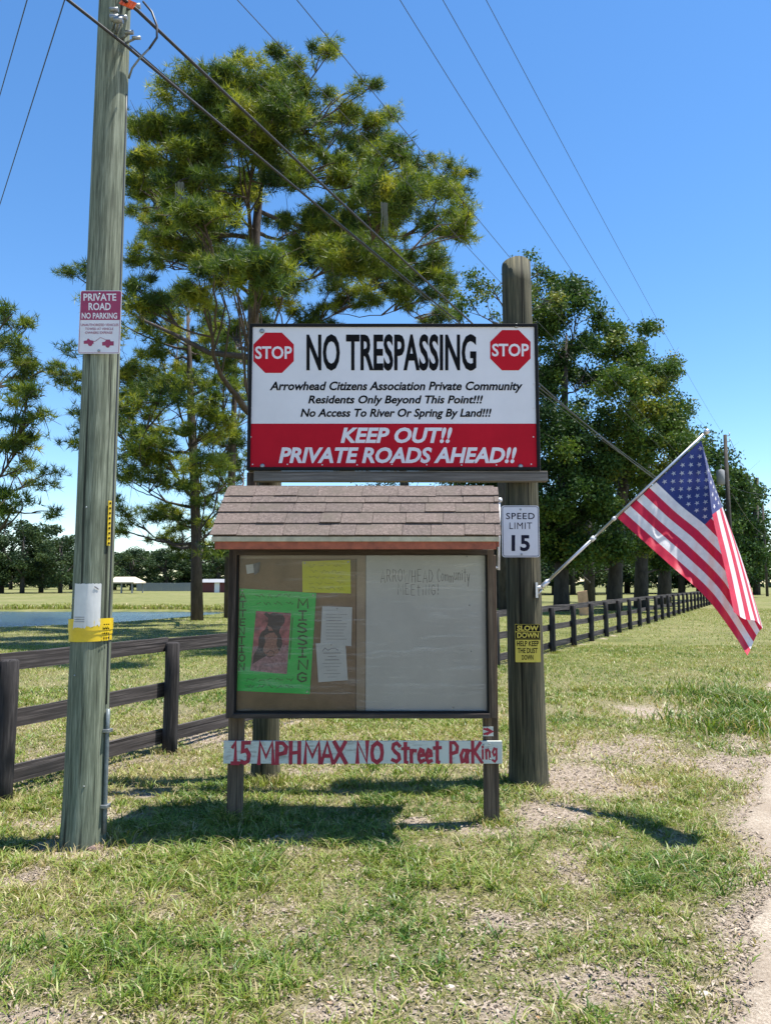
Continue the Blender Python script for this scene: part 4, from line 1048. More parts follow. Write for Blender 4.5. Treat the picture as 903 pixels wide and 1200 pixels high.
# rafters / gable trim on both ends and soffit cleats
for s_, xx in ((-1, E0.x + .02), (1, E1.x - .0)):
    mb = MB(); z_ = E0.z - .012
    mb.prism([(4.965, z_ - .05), (5.36, R0.z - .06), (5.75, z_ - .05), (5.75, z_), (5.36, R0.z - .012), (4.965, z_)], -.009, .009)
    me_ = mb.mesh('gable_trim'); o = mesh_obj('gable_trim', me_, M['fascia'], kb)
    o.rotation_euler = (0, 0, math.pi / 2); o.location = (xx + .0, 0, 0)
for px_ in (292, 420, 556):
    p = at(px_, 640, 5.1); mb = MB(); mb.box((p.x, 5.1, E0.z - .035), (.035, .26, .05)); mb.build('rafter', M['kpost'], kb)
mb = MB(); mb.box(((x0 + x1) / 2, 5.36, (at(450, 644, KY).z + E0.z + .06) / 2), (x1 - x0 - .03, .10, .16)); mb.build('header_board', M['kframe'], kb)
# small white pipe with cap behind the right end of the roof
q0, q1 = at(583, 622, 5.55), at(584.5, 588, 5.55)
pv = MB(); pv.tube([q0 - Vector((0, 0, .3)), q1], .011, 10); pv.tube([q1, q1 + Vector((.004, 0, .012)), q1 + Vector((.004, 0, .03))], [.017, .022, .016], 12); pv.tube([q0 + Vector((-.12, 0, -.28)), q0 + Vector((0, 0, -.28))], .009, 8)
tag(pv.build('white_pipe', M['plastic']), 'small white capped pipe at the right end of the shingle roof', 'pipe')
# painted plank sign
PYk = 5.305
plank = empty('painted_board', 'long white plank hand painted in red below the notice board', 'sign')
a_ = at(261.5, 895, PYk - .022); b_ = at(561, 868.5, PYk - .022); c_ = at(588, 867, PYk - .022)
mb = MB(); mb.box(((a_.x + c_.x) / 2, PYk - .011, (a_.z + b_.z) / 2), (c_.x - a_.x, .02, b_.z - a_.z)); mb.build('plank', M['boardpaint'], plank, .002)
hb = MB(); Yt = PYk - .0222; s_w = .027
hand(hb, '15', (271, 870, 293, 894), Yt, s_w, .02, .25); hand(hb, 'MPH', (303, 870, 352, 894), Yt, s_w, .02, .22)
hand(hb, 'MAX', (357, 870, 405, 894), Yt, s_w, .02, .12); hand(hb, 'NO', (418, 870, 448, 893.5), Yt, s_w, .02, .3)
hand(hb, 'Street', (459, 871, 516, 893), Yt, s_w * .9, .02, .22, {'S': 1.1, 'r': .8, 'e': .8, 't': .9}); hand(hb, 'Pa', (527, 871, 548, 893.5), Yt, s_w * .85, .02, .25)
hand(hb, 'r', (547, 871, 553, 893), Yt, s_w * .7, 0); hand(hb, 'k', (552.5, 869.5, 564, 893.5), Yt, s_w * .8, 0); hand(hb, 'ing', (564, 871, 582, 889), Yt, s_w * .55, 0, .3)
hb.build('lettering', M['redpaint'], plank)
for x, y in ((573, 871.5), (566, 873), (281, 890), (574, 889)):
    o = mesh_obj('screw', sm, M['steel'], plank); o.location = at(x, y, PYk - .022)
arrow = empty('arrow_marker', 'tiny white marker with red arrow on the right leg of the notice board', 'marker')
mb = MB(); a_ = at(565.5, 862.5, 5.313); b_ = at(577.5, 851.5, 5.313); mb.box(((a_.x + b_.x) / 2, 5.311, (a_.z + b_.z) / 2), (b_.x - a_.x, .006, b_.z - a_.z)); mb.build('plate', M['boardpaint'], arrow)
hb = MB(); hand(hb, '>', (567, 853, 575.5, 861.5), 5.3072, .017, 0); hb.build('arrow', M['redpaint'], arrow)

# papers in the cabinet
def sheet(name, label, cat, quad, Y, mat, curl=.004, n=8):
    """quad: photo corners TL, TR, BR, BL; sheet with slight curl and real thickness"""
    e = empty(name, label, cat)
    P = [at(x, y, Y) for x, y in quad]; mb = MB(); vs = []; 
    for side_ in (0, 1):
        for j in range(n + 1):
            for i in range(n + 1):
                s_, t_ = i / n, j / n; p = (P[0].lerp(P[1], s_)).lerp(P[3].lerp(P[2], s_), t_)
                p.y += -curl * (abs(s_ - .5) ** 2 + abs(t_ - .5) ** 2) * 2 + .0008 * side_; vs.append(p)
    N1 = (n + 1) ** 2; fs = []
    for j in range(n):
        for i in range(n):
            q = j * (n + 1) + i; fs.append((q, q + n + 1, q + n + 2, q + 1)); fs.append((N1 + q, N1 + q + 1, N1 + q + n + 2, N1 + q + n + 1))
    mb.add(vs, fs, 0, True); mb.build('sheet', mat, e); return e
PYp = DY - .008
gp = sheet('green_poster', 'bright green missing poster with a dark dog photo inside the notice board', 'poster', [(281, 689.5), (370.5, 695), (363, 813.5), (278, 809.5)], PYp, M['greenpaper'])
mb = MB(); FYp = PYp - .006
def poly_at(mb, pts, Y): mb.add([at(x, y, Y) for x, y in pts][::-1], [tuple(range(len(pts)))])
poly_at(mb, [(300, 716), (341, 718.5), (336, 790), (293.5, 786)], FYp); mb.build('photo_print', M['photopink'], gp)
mb = MB(); poly_at(mb, [(297, 757), (338.5, 756), (336, 790), (293.5, 786)], FYp - .0003); mb.build('photo_rug', M['photorug'], gp)
mb = MB(); poly_at(mb, [(312, 717), (316, 720), (320, 718), (326, 719), (331, 720), (334, 725), (333, 730), (329, 735), (327, 741), (330, 747), (331, 755), (328, 762), (322, 766), (318, 760), (313, 768), (306, 772), (296, 778), (297, 768), (303, 757), (303, 748), (306, 741), (311, 737), (314, 730), (314, 724), (309, 720)], FYp - .0006); mb.build('photo_dog', M['photodark'], gp)
mb = MB(); poly_at(mb, [(315, 742), (321, 741), (325, 746), (324, 755), (327, 764), (322, 769), (313, 769), (308, 762), (311, 752), (310, 745)], FYp - .0009)
poly_at(mb, [(313, 733), (318, 735), (320, 739), (315, 739)], FYp - .0009); mb.build('photo_dog_chest', M['phototan'], gp)
mb = MB(); ribbon(mb, px_poly([(312, 766), (316, 762), (321, 764), (320, 769), (314, 770), (312, 766)], FYp), .004, FYp - .0012); ribbon(mb, px_poly([(326, 726), (330, 723), (332, 727)], FYp), .004, FYp - .0012); mb.build('photo_dog_markings', M['photodark'], gp)
hb = MB(); hand(hb, 'ATTENTION', (279.5, 693, 288, 787), PYp - .006, .0085, vertical=True); hb.build('lettering', M['inkgreen'], gp)
hb = MB(); hand(hb, 'MISSING', (348, 700, 361, 801), PYp - .006, .0105, vertical=True); hb.build('lettering', M['inkgreen'], gp)
def scribble(mb, box, Y, w, rows, seed):
    rr = random.Random(seed); x0, y0_, x1, y1_ = box
    for r_ in range(rows):
        yb = y0_ + (y1_ - y0_) * (r_ + .8) / rows; hh = (y1_ - y0_) / rows * .6; x = x0 + rr.uniform(0, 3); k = 0
        while x < x1 - 3:
            ln_ = rr.uniform(5, 12); pts = []; q = 0
            while q < ln_ and x + q < x1: pts.append((x + q, yb - rr.uniform(0, hh))); q += rr.uniform(1.1, 2.2)
            if len(pts) > 2: ribbon(mb, px_poly(pts, Y), w, Y - k * .0001); k += 1
            x += ln_ + rr.uniform(2, 4)
hb = MB(); scribble(hb, (299, 694, 345, 711), PYp - .006, .0032, 2, 1); scribble(hb, (286, 793, 345, 808), PYp - .006, .0032, 2, 2); hb.build('scribbled_lines', M['inkgreen'], gp)
hb = MB(); ribbon(hb, px_poly([(343, 724), (341.5, 745), (339.5, 772)], PYp), .006, PYp - .006); hb.build('marker_line', M['inkgreen'], gp)
yn = sheet('yellow_note', 'bright yellow handwritten sheet pinned at the top of the notice board', 'note', [(354, 658), (410.5, 656), (411, 695.5), (354.5, 694)], PYp - .003, M['yellowpaper'])
hb = MB(); scribble(hb, (361, 660, 404, 693), PYp - .009, .0028, 5, 3); hb.build('handwriting', M['inkyellow'], yn)
w1 = sheet('white_notice', 'white printed notice, upper one beside the green poster', 'notice', [(377.5, 710.5), (412.5, 711.5), (411.5, 757), (375.5, 755)], PYp, M['paper'], .003)
mb = MB()
for k in range(9):
    y_ = 720 + k * 3.6; ribbon(mb, px_poly([(382, y_), (382 + random.uniform(18, 26), y_ + .2)], PYp), .0022 if k != 2 else .004, PYp - .005)
mb.build('printed_lines', M['greyprint'], w1)
w2 = sheet('white_notice', 'white printed notice, lower one overlapping its fellow beside the green poster', 'notice', [(370, 754), (404.5, 752), (407.5, 797), (373, 799.5)], PYp - .004, M['paper'], .003)
mb = MB()
for k, (l, w_) in enumerate(((20, .004), (10, .003), (16, .004), (22, .002), (18, .002), (12, .002), (19, .002), (10, .002))):
    y_ = 765 + k * 4.0; ribbon(mb, px_poly([(389 - l / 2, y_ + .3), (389 + l / 2, y_)], PYp), w_, PYp - .009)
ribbon(mb, px_poly([(378, 763), (381, 759), (384, 762), (388, 760), (393, 759.5), (396, 762)], PYp), .004, PYp - .0093)
mb.build('printed_lines', M['greyprint'], w2)
pin = MB(); pin.tube([(0, 0, 0), (0, -.004, 0), (0, -.009, 0)], [.005, .004, .006], 8); pinm = pin.mesh('push_pin')
for par, x, y in ((gp, 284, 692), (gp, 367, 697.5), (gp, 360, 810), (yn, 357, 660), (yn, 408, 658.5), (w1, 395, 713), (w2, 388, 755.5)):
    o = mesh_obj('push_pin', pinm, M['steel'], par); o.location = at(x, y, PYp - .009)
sn = sheet('small_card', 'small crumpled white card in the top left corner of the notice board', 'card', [(288, 662), (297, 661), (298.5, 671), (289.5, 672.5)], PYp, M['paper'], .002)
sn2 = sheet('small_card', 'small dark card clipped beside the white card in the notice board corner', 'card', [(297, 661), (305, 658.5), (304, 670), (298, 674)], PYp - .001, M['greyprint'], .012)

# ================================================================== SMALL THINGS ON THE GROUND
def lump(name, label, cat, c, r, h, mat, n=14, seed=0, group=None):
    rr = random.Random(seed); mb = MB(); rings = 5; vs = []
    for j in range(rings + 1):
        f_ = j / rings; rad = math.cos(f_ * math.pi / 2) ; z = math.sin(f_ * math.pi / 2)
        for k in range(n):
            t = 2 * math.pi * k / n; q = r * max(rad, .02) * (1 + rr.uniform(-.12, .12)); vs.append((c.x + q * math.cos(t), c.y + q * math.sin(t) * .8, c.z - .01 + h * z * (1 + rr.uniform(-.1, .1))))
    fs = [(j * n + k, j * n + (k + 1) % n, (j + 1) * n + (k + 1) % n, (j + 1) * n + k) for j in range(rings) for k in range(n)] + [tuple(rings * n + k for k in range(n))]
    mb.add(vs, fs, 0, True); return tag(mb.build(name, mat), label, cat, group)
def gp_(x, y):
    p = on_ground(x, y); p.z = float(hz(np.array([p.x]), np.array([p.y]))[0]); return p
M['antdirt'] = plain('ant_mound_dirt', (.20, .14, .12), .95, var=.5, sc=40, bmp=1.0, bsc=90)
M['stone'] = plain('pale_stone', (.55, .50, .44), .85, var=.3, sc=20, bmp=.6)
lump('ant_mound', 'small brown dirt mound at the foot of the utility pole', 'dirt mound', gp_(106, 994), .085, .045, M['antdirt'], 18, 2)
for k, (x, y, r, lb) in enumerate(((527, 1157, .030, 'pale stone in the litter right of the bottom centre'), (572, 946, .022, 'small pale stone in the grass right of the notice board'), (823, 1163, .040, 'pale flat stone beside the sandy road at the bottom right'),
                                  (763, 978, .022, 'small pale stone near the tip of the flag shadow'), (808, 918, .03, 'pale stone at the road edge below the weeds'), (840, 885, .028, 'pale clod right of the bare patch at the road edge'))):
    lump('stone', lb, 'stone', gp_(x, y), r, r * .45, M['stone'], 9, k)
# leaning plywood board by the trees
lb = empty('leaning_board', 'bare plywood sheet leaning under the oaks beyond the fence', 'board', (0, 0, 0))
mb = MB(); a_ = at(683, 703, 38); rot = Matrix.Rotation(math.radians(-8), 3, 'Y') @ Matrix.Rotation(math.radians(12), 3, 'X'); mb.box((a_.x, 38, .64), (.52, .03, 1.3), rot); mb.build('sheet', M['leanboard'], lb)

# ================================================================== TREES
def leaf_quads(C, size, r, flat=.0, up=None):
    n = len(C); a = r.normal(0, 1, (n, 3)); a /= np.linalg.norm(a, axis=1)[:, None]
    b_ = r.normal(0, 1, (n, 3)); 
    if up is not None: b_ = b_ * .6; 
    b_ -= (b_ * a).sum(1)[:, None] * a; b_ /= np.linalg.norm(b_, axis=1)[:, None]
    s_ = (size * (.6 + .8 * r.random(n)))[:, None]
    V = np.stack([C - a * s_, C + b_ * s_ * .55, C + a * s_, C - b_ * s_ * .55], 1)
    return V.reshape(-1, 3), np.arange(n * 4).reshape(n, 4)
def blob_points(c, r3, n, r, shell=.55):
    d = r.normal(0, 1, (n, 3)); d /= np.linalg.norm(d, axis=1)[:, None]
    q = (shell + (1 - shell) * r.random(n)) ** 1.0; q *= r.random(n) ** .25
    return c + d * q[:, None] * r3
def limb(mb, A, B, r0, r1, r, droop=.1, n=6, sides=6):
    A = Vector(A); B = Vector(B); L = (B - A).length; pts = []; rad = []
    off = Vector((r.normal(0, .05), r.normal(0, .05), 0)) * L
    for i in range(n + 1):
        t = i / n; p = A.lerp(B, t) + off * math.sin(math.pi * t) + Vector((0, 0, -droop * L * math.sin(math.pi * t)))
        p += Vector((r.normal(0, .012), r.normal(0, .012), r.normal(0, .012))) * L * (0 < i < n)
        pts.append(p); rad.append(r0 + (r1 - r0) * t)
    mb.tube(pts, rad, sides, caps=False); return pts
SPREAD = {'pine': 4.5, 'oak': 3.0}
def clumps_from(ellipses, r, rad, per, depthf=1.0):
    out = []
    for (px_, py_, rx, ry, Y) in ellipses:
        n = max(1, int(per * rx * ry / 1000 * (Y / 40) ** 0))
        for k in range(n):
            a_ = r.random() * 2 * math.pi; q = r.random() ** .5; x = px_ + rx * q * math.cos(a_) * .88; y = py_ + ry * q * math.sin(a_) * .88
            dep = Y + r.uniform(-1, 1) * math.sqrt(max(0, 1 - q * q * .8)) * min(rx, ry) / F * Y * depthf
            c = at(x, y, dep); out.append((np.array(c), rad * r.uniform(.7, 1.25)))
    return out
def tree(name, label, cat, base, trunk, ellipses, kind, seed, rad, per, leaves, size, bark='bark', mat=None, tint=(.45, .18), group=None, depthf=1.0, needles=16, attach=.45, moss=0):
    """trunk: list of (x, y, z, r) world; ellipses place the foliage masses; clumps join the trunk by limbs"""
    r = np.random.default_rng(seed); e = empty(name, label, cat, base, group)
    mb = MB(); tp = [Vector(t[:3]) for t in trunk]; tr_ = [t[3] for t in trunk]; mb.tube(tp, tr_, 12)
    ztop = tp[-1].z; PV = []; PT_ = []; cl = []
    todo = []; els = []; net = []
    for el in ellipses:
        px_, py_, rx, ry, Y = el; Y = Y + r.uniform(-1, 1) * (SPREAD[kind]) * (0 if Y > 60 else 1); els.append((px_, py_, rx, ry, Y))
    els.sort(key=lambda q: abs(q[0] - ellipses[0][0]) + abs(q[4] - ellipses[0][4]) * 10 + q[1] * .2)
    for el in els:
        px_, py_, rx, ry, Y = el; C = at(px_, py_ + ry * .25, Y)
        dist = math.hypot(C.x - tp[-1].x, C.y - tp[-1].y); za = max(tp[0].z + (ztop - tp[0].z) * .25, min(ztop * .97, C.z - dist * attach))
        for j in range(len(tp) - 1):
            if tp[j + 1].z >= za: break
        t_ = max(0, min(1, (za - tp[j].z) / max(1e-3, tp[j + 1].z - tp[j].z))); A = tp[j].lerp(tp[j + 1], t_)
        ra = tr_[j] + (tr_[j + 1] - tr_[j]) * t_; r0 = min(ra * .55, .035 + .018 * dist)
        cand = [(( C - q).length, q, rr2) for q, rr2 in net if q.z < C.z + .3 and (q - A).length > .8]
        if cand:
            dd, q, rr2 = min(cand, key=lambda k_: k_[0])
            if dd < .62 * (C - A).length: A = q; r0 = rr2 * .75
        L = limb(mb, A, C, r0, .018, r, .08, 8, 7)
        net += [(p_, r0 + (.018 - r0) * k_ / 8) for k_, p_ in enumerate(L) if k_ in (2, 3, 4, 5, 6)]
        for c in clumps_from([el], r, rad, per, depthf): todo.append((c, L))
    for ((c, rr_), L) in todo:
        cl.append((c, rr_)); q_ = L[int(r.integers(4, 9))]
        if r.random() < .8: limb(mb, q_, c, .032, .012, r, -.08, 4, 4)
        for q in range(3): limb(mb, c, c + r.normal(0, 1, 3) * rr_ * .6, .014, .006, r, 0, 2, 3)
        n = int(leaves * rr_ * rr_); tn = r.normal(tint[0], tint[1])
        P = blob_points(c, np.array([rr_ * r.uniform(.9, 1.5), rr_ * r.uniform(.9, 1.5), rr_ * (.55 if kind == 'pine' else .95) * r.uniform(.8, 1.2)]), n, r, .2)
        PV.append(P); PT_.append(np.clip(tn + r.normal(0, .13, n), 0, 1))
    P = np.concatenate(PV); tt = np.concatenate(PT_); O = np.array(base)
    mb.v = [(p[0] - O[0], p[1] - O[1], p[2] - O[2]) for p in mb.v]; mb.build('trunk', M[bark], e)
    if kind == 'pine':
        n = len(P); K = needles; d = r.normal(0, 1, (n, K, 3)); d[:, :, 2] += .55; d /= np.linalg.norm(d, axis=2)[:, :, None]
        L = size * (.7 + .6 * r.random((n, K, 1))); w = (.013 + .006 * r.random((n, K, 1))) * (size / .3) ** .95
        s_ = np.cross(d, r.normal(0, 1, (n, K, 3))); s_ /= np.linalg.norm(s_, axis=2)[:, :, None] + 1e-9
        C = P[:, None, :] + d * .03
        V = np.stack([C - s_ * w, C + s_ * w, C + d * L], 2).reshape(-1, 3); T = np.arange(len(V)).reshape(-1, 3)
        tv = np.repeat(tt, K * 3)
    else:
        V, T = leaf_quads(P, size, r); tv = np.repeat(tt, 4)
    me = np_mesh('crown', V - O, T, tv); o = mesh_obj('crown', me, M[mat or kind], e)
    if moss:
        mv = []; 
        for k in range(moss):
            c, rr_ = cl[r.integers(len(cl))]; c = c + r.normal(0, .6, 3)
            for q in range(14):
                a_ = c + r.normal(0, .05, 3) * [1, 1, 0]; l = r.uniform(.4, 1.1); w_ = .02
                mv += [a_ - [w_, 0, 0], a_ + [w_, 0, 0], a_ + [r.normal(0, .05), 0, -l]]
        mv = np.array(mv) - O; mesh_obj('hanging_moss', np_mesh('hanging_moss', mv, np.arange(len(mv)).reshape(-1, 3), np.full(len(mv), .5)), M['moss'], e)['kind'] = 'stuff'
    return e
def gpt(x, y): p = on_ground(x, y); return p
# big pine
b = on_ground(303, 744)
def tr(lst, Y): return [(*at(x, y, Y), r_) for x, y, r_ in lst]
D = b.y
tree('pine_tree', 'huge spreading pine towering behind the big sign', 'tree', b,
     tr([(303, 746, .27), (301, 640, .25), (299, 540, .235), (297, 440, .215), (297, 340, .19), (300, 270, .155), (306, 200, .11), (312, 120, .045)], D),
     [(300, 92, 50, 34, D), (238, 118, 55, 42, D - 1), (350, 120, 58, 42, D - 1), (408, 165, 44, 46, D), (195, 175, 42, 42, D), (285, 165, 55, 38, D - 3), (360, 205, 55, 35, D - 3),
      (455, 195, 40, 30, D), (505, 215, 42, 34, D + 1), (520, 250, 34, 34, D + 1), (445, 255, 48, 34, D - 2), (480, 300, 55, 32, D), (400, 300, 48, 30, D - 3), (230, 230, 46, 26, D - 2), (180, 235, 34, 26, D),
      (190, 305, 44, 30, D - 1), (240, 330, 40, 24, D - 3), (330, 345, 40, 24, D - 3), (410, 350, 46, 24, D - 1), (500, 340, 46, 26, D + 1), (165, 350, 34, 20, D), (250, 285, 34, 18, D + 3), (440, 320, 60, 30, D + 4), (345, 265, 40, 22, D + 4),
      (90, 320, 22, 16, D - 1), (390, 55, 30, 14, D), (425, 105, 26, 16, D), (280, 120, 60, 36, D - 6), (370, 150, 60, 36, D + 6), (220, 200, 50, 36, D - 6), (450, 230, 50, 30, D - 5), (240, 280, 60, 30, D + 6), (420, 300, 60, 26, D - 6), (180, 260, 40, 30, D + 5), (300, 320, 60, 26, D - 6), (300, 160, 40, 26, D - 5), (240, 260, 40, 20, D - 5), (370, 260, 40, 20, D - 5), (165, 200, 30, 40, D - 2), (310, 130, 70, 30, D - 2), (270, 225, 50, 26, D - 4), (215, 270, 50, 24, D - 3), (330, 300, 50, 24, D - 4), (420, 235, 40, 30, D + 3), (375, 270, 50, 26, D - 2), (450, 150, 24, 24, D), (540, 215, 16, 22, D), (545, 270, 20, 20, D), (275, 380, 40, 26, D), (360, 375, 40, 16, D + 2), (500, 370, 40, 16, D + 2), (180, 145, 26, 22, D), (232, 175, 40, 30, D + 3), (330, 70, 30, 16, D + 1)],
     'pine', 3, .50, 10, 170, .21, 'bark', tint=(.54, .17), needles=14, moss=3, attach=.5)
b = on_ground(268, 724); D = b.y
tree('pine_tree', 'straight slim pine whose trunk shows just left of the notice board', 'tree', b,
     tr([(268, 726, .24), (269, 640, .22), (272, 540, .19), (275, 460, .12), (277, 400, .05)], D),
     [(262, 615, 18, 14, D), (248, 580, 22, 16, D), (255, 500, 26, 22, D), (262, 440, 28, 26, D), (280, 490, 26, 30, D), (250, 400, 26, 24, D), (285, 550, 20, 26, D), (252, 540, 20, 22, D), (275, 595, 18, 12, D), (240, 370, 30, 22, D), (280, 410, 26, 26, D)],
     'pine', 4, .6, 11, 60, .28, 'bark', tint=(.48, .16), needles=16, attach=.35)
b = on_ground(231, 727); D = b.y
tree('pine_tree', 'slimmer pine with bare lower trunk standing at the pond edge', 'tree', b,
     tr([(231, 729, .30), (230, 640, .24), (228, 560, .22), (224, 480, .19), (222, 420, .12), (220, 370, .06)], D),
     [(190, 400, 42, 30, D), (245, 400, 38, 28, D), (150, 440, 40, 28, D), (205, 460, 50, 26, D - 1), (262, 470, 24, 30, D), (110, 400, 36, 26, D - 1), (90, 440, 30, 26, D), (120, 490, 34, 20, D), (190, 520, 44, 24, D), (250, 530, 28, 26, D),
      (165, 565, 40, 20, D), (95, 520, 28, 14, D), (225, 585, 30, 18, D), (218, 632, 30, 22, D - 1), (160, 610, 26, 14, D), (260, 590, 18, 24, D + 1), (120, 360, 26, 18, D), (185, 470, 34, 16, D - 8), (230, 440, 34, 24, D), (175, 520, 34, 22, D), (270, 560, 20, 22, D), (215, 560, 34, 20, D), (240, 470, 26, 22, D + 3), (195, 380, 34, 22, D + 3), (160, 470, 34, 22, D + 3), (135, 590, 24, 12, D), (250, 615, 20, 16, D + 1), (225, 655, 22, 12, D), (190, 625, 26, 14, D), (165, 540, 30, 20, D), (205, 605, 26, 16, D - 1), (240, 640, 22, 12, D - 1), (150, 620, 22, 12, D), (280, 440, 18, 24, D), (235, 540, 26, 12, D - 8), (170, 360, 30, 24, D), (215, 345, 30, 26, D), (150, 490, 40, 30, D), (240, 500, 34, 26, D - 1), (130, 545, 30, 18, D), (200, 600, 30, 16, D), (270, 520, 20, 30, D), (180, 440, 40, 30, D + 2), (265, 420, 22, 24, D)],
     'pine', 5, .65, 11, 42, .30, 'bark', tint=(.55, .18), needles=18, attach=.4)
b = Vector((-14.6, 24, 0)); D = 24
tree('pine_tree', 'pine at the left edge whose branches reach into the sky', 'tree', b,
     [(-14.6, 24, -.2, .28), (-14.5, 24, 4.5, .24), (-14.3, 24, 9, .16), (-14.1, 24, 12.2, .05)],
     [(20, 390, 30, 28, D), (45, 430, 30, 24, D), (10, 440, 34, 30, D), (30, 480, 36, 26, D), (15, 530, 34, 26, D), (40, 560, 34, 16, D), (15, 590, 36, 18, D), (48, 598, 22, 12, D), (-40, 420, 40, 60, D), (-50, 520, 40, 60, D), (15, 365, 18, 12, D)],
     'pine', 7, .5, 10, 70, .25, 'bark', tint=(.5, .16), needles=16, attach=.3)
# sparse oak above the sign
D = 40
b = at(592, 700, D); b.z = 0
tree('oak_tree', 'sparse yellowing oak rising just above the right end of the big sign', 'tree', b,
     [(b.x, D, -.2, .4), (*at(590, 560, D), .36), (*at(592, 430, D), .28), (*at(596, 360, D), .16), (*at(604, 300, D), .05)],
     [(575, 330, 34, 26, D), (615, 318, 36, 24, D), (640, 345, 30, 26, D), (560, 362, 34, 22, D), (600, 365, 40, 26, D), (642, 310, 18, 12, D), (530, 375, 30, 20, D)],
     'oak', 8, .7, 8.5, 260, .095, 'oakbark', tint=(.72, .16), attach=.6, depthf=1.3)
D = 44
def oak(label, xb, Db, ell, seed, tint=(.46, .2), leaves=560, size=.10, rad=.95, per=8.5, rt=.42, group='oaks behind the fence'):
    b = at(xb, 700, Db); b.z = 0; cx = sum(q[0] * q[2] for q in ell) / sum(q[2] for q in ell); yt = min(q[1] for q in ell)
    return tree('oak_tree', label, 'tree', b, [(b.x, Db, -.2, rt * 1.25), (*at(xb + (cx - xb) * .1, 660, Db), rt), (*at(xb + (cx - xb) * .4, 560, Db), rt * .8), (*at(xb + (cx - xb) * .7, (560 + yt) / 2, Db), rt * .45), (*at(cx, yt + 45, Db), rt * .10)],
                ell, 'oak', seed, rad, per, leaves, size, 'oakbark', tint=tint, group=group)
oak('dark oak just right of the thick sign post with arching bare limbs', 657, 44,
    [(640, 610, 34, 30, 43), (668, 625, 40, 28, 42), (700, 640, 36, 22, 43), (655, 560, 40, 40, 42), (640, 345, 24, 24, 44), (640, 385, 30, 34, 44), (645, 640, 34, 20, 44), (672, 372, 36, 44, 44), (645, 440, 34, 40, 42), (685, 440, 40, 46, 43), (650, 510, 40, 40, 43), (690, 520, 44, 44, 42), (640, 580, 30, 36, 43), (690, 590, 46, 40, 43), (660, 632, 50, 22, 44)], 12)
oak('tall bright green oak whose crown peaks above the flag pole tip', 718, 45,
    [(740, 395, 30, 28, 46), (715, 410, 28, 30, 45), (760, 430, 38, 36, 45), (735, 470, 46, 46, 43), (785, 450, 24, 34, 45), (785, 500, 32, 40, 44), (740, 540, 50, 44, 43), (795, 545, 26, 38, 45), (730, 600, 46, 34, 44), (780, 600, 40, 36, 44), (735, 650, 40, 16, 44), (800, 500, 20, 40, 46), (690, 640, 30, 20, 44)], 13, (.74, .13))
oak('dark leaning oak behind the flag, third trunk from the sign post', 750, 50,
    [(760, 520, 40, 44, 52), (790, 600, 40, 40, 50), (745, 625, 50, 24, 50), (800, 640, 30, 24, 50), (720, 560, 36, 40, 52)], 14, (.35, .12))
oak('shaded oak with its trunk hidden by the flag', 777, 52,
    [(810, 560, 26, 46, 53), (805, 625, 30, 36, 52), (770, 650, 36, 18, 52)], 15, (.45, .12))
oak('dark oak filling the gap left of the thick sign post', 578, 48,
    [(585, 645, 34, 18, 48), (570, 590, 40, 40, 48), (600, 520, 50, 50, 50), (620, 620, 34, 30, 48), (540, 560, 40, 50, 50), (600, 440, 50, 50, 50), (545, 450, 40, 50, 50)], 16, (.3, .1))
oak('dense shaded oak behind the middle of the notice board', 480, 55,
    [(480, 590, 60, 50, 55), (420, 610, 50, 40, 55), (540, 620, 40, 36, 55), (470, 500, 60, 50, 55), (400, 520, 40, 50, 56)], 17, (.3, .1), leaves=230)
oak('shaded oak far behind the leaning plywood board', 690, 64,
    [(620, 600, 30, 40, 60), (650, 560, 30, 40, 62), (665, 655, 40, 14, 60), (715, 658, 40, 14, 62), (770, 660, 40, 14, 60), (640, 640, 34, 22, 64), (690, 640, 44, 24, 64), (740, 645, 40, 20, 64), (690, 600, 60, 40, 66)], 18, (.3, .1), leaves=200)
oak('first of the roadside oaks beyond the flag, beside the transformer pole', 836, 72,
    [(828, 530, 22, 26, 72), (840, 560, 26, 30, 72), (852, 590, 26, 34, 72), (845, 670, 30, 18, 72), (830, 610, 26, 40, 72), (850, 640, 26, 34, 72)], 19, (.5, .14), leaves=150, size=.17, rad=1.6, per=7)
oak('roadside oak right of the transformer pole', 868, 86,
    [(862, 570, 20, 22, 86), (874, 595, 22, 34, 86), (880, 640, 20, 40, 86), (866, 640, 24, 36, 86), (850, 665, 24, 20, 86)], 20, (.42, .12), leaves=120, size=.2, rad=1.8, per=9)
oak('last roadside oak where the fence disappears at the right edge', 886, 104,
    [(884, 605, 12, 28, 104), (880, 650, 18, 34, 104), (893, 660, 9, 26, 104)], 21, (.36, .12), leaves=110, size=.24, rad=1.9, per=14)

# distant treelines
def far_proto(seed, kind='round'):
    r = np.random.default_rng(seed); V = []; Tn = []
    hgt = 1.0; P = []; tt = []
    for k in range(34):
        a_ = r.random() * 2 * math.pi; q = r.random() ** .5 * .36; z = .14 + r.random() * .78; q *= 1.2 - abs(z - .42) * 1.2
        c = np.array([q * math.cos(a_), q * math.sin(a_), z]); rr_ = r.uniform(.09, .15); n = 190
        P.append(blob_points(c, np.array([rr_, rr_, rr_ * .8]), n, r)); tt.append(np.clip(r.normal(.45, .2) + r.normal(0, .12, n), 0, 1))
    P = np.concatenate(P); tt = np.concatenate(tt); V, T = leaf_quads(P, .016, r)
    me = np_mesh('crown', V, T, np.repeat(tt, 4)); me.materials.append(M['faroak'])
    mb = MB(); mb.tube([(0, 0, -.03), (0, 0, .25), (.02, 0, .5), (0, 0, .8)], [.032, .025, .018, .006], 8)
    for k in range(6): limb(mb, (0, 0, .2 + .05 * k), (r.normal(0, .2), r.normal(0, .2), .5 + .05 * k), .014, .005, r, 0, 4, 5)
    tm = mb.mesh('trunk'); tm.materials.append(M['oakbark']); return me, tm
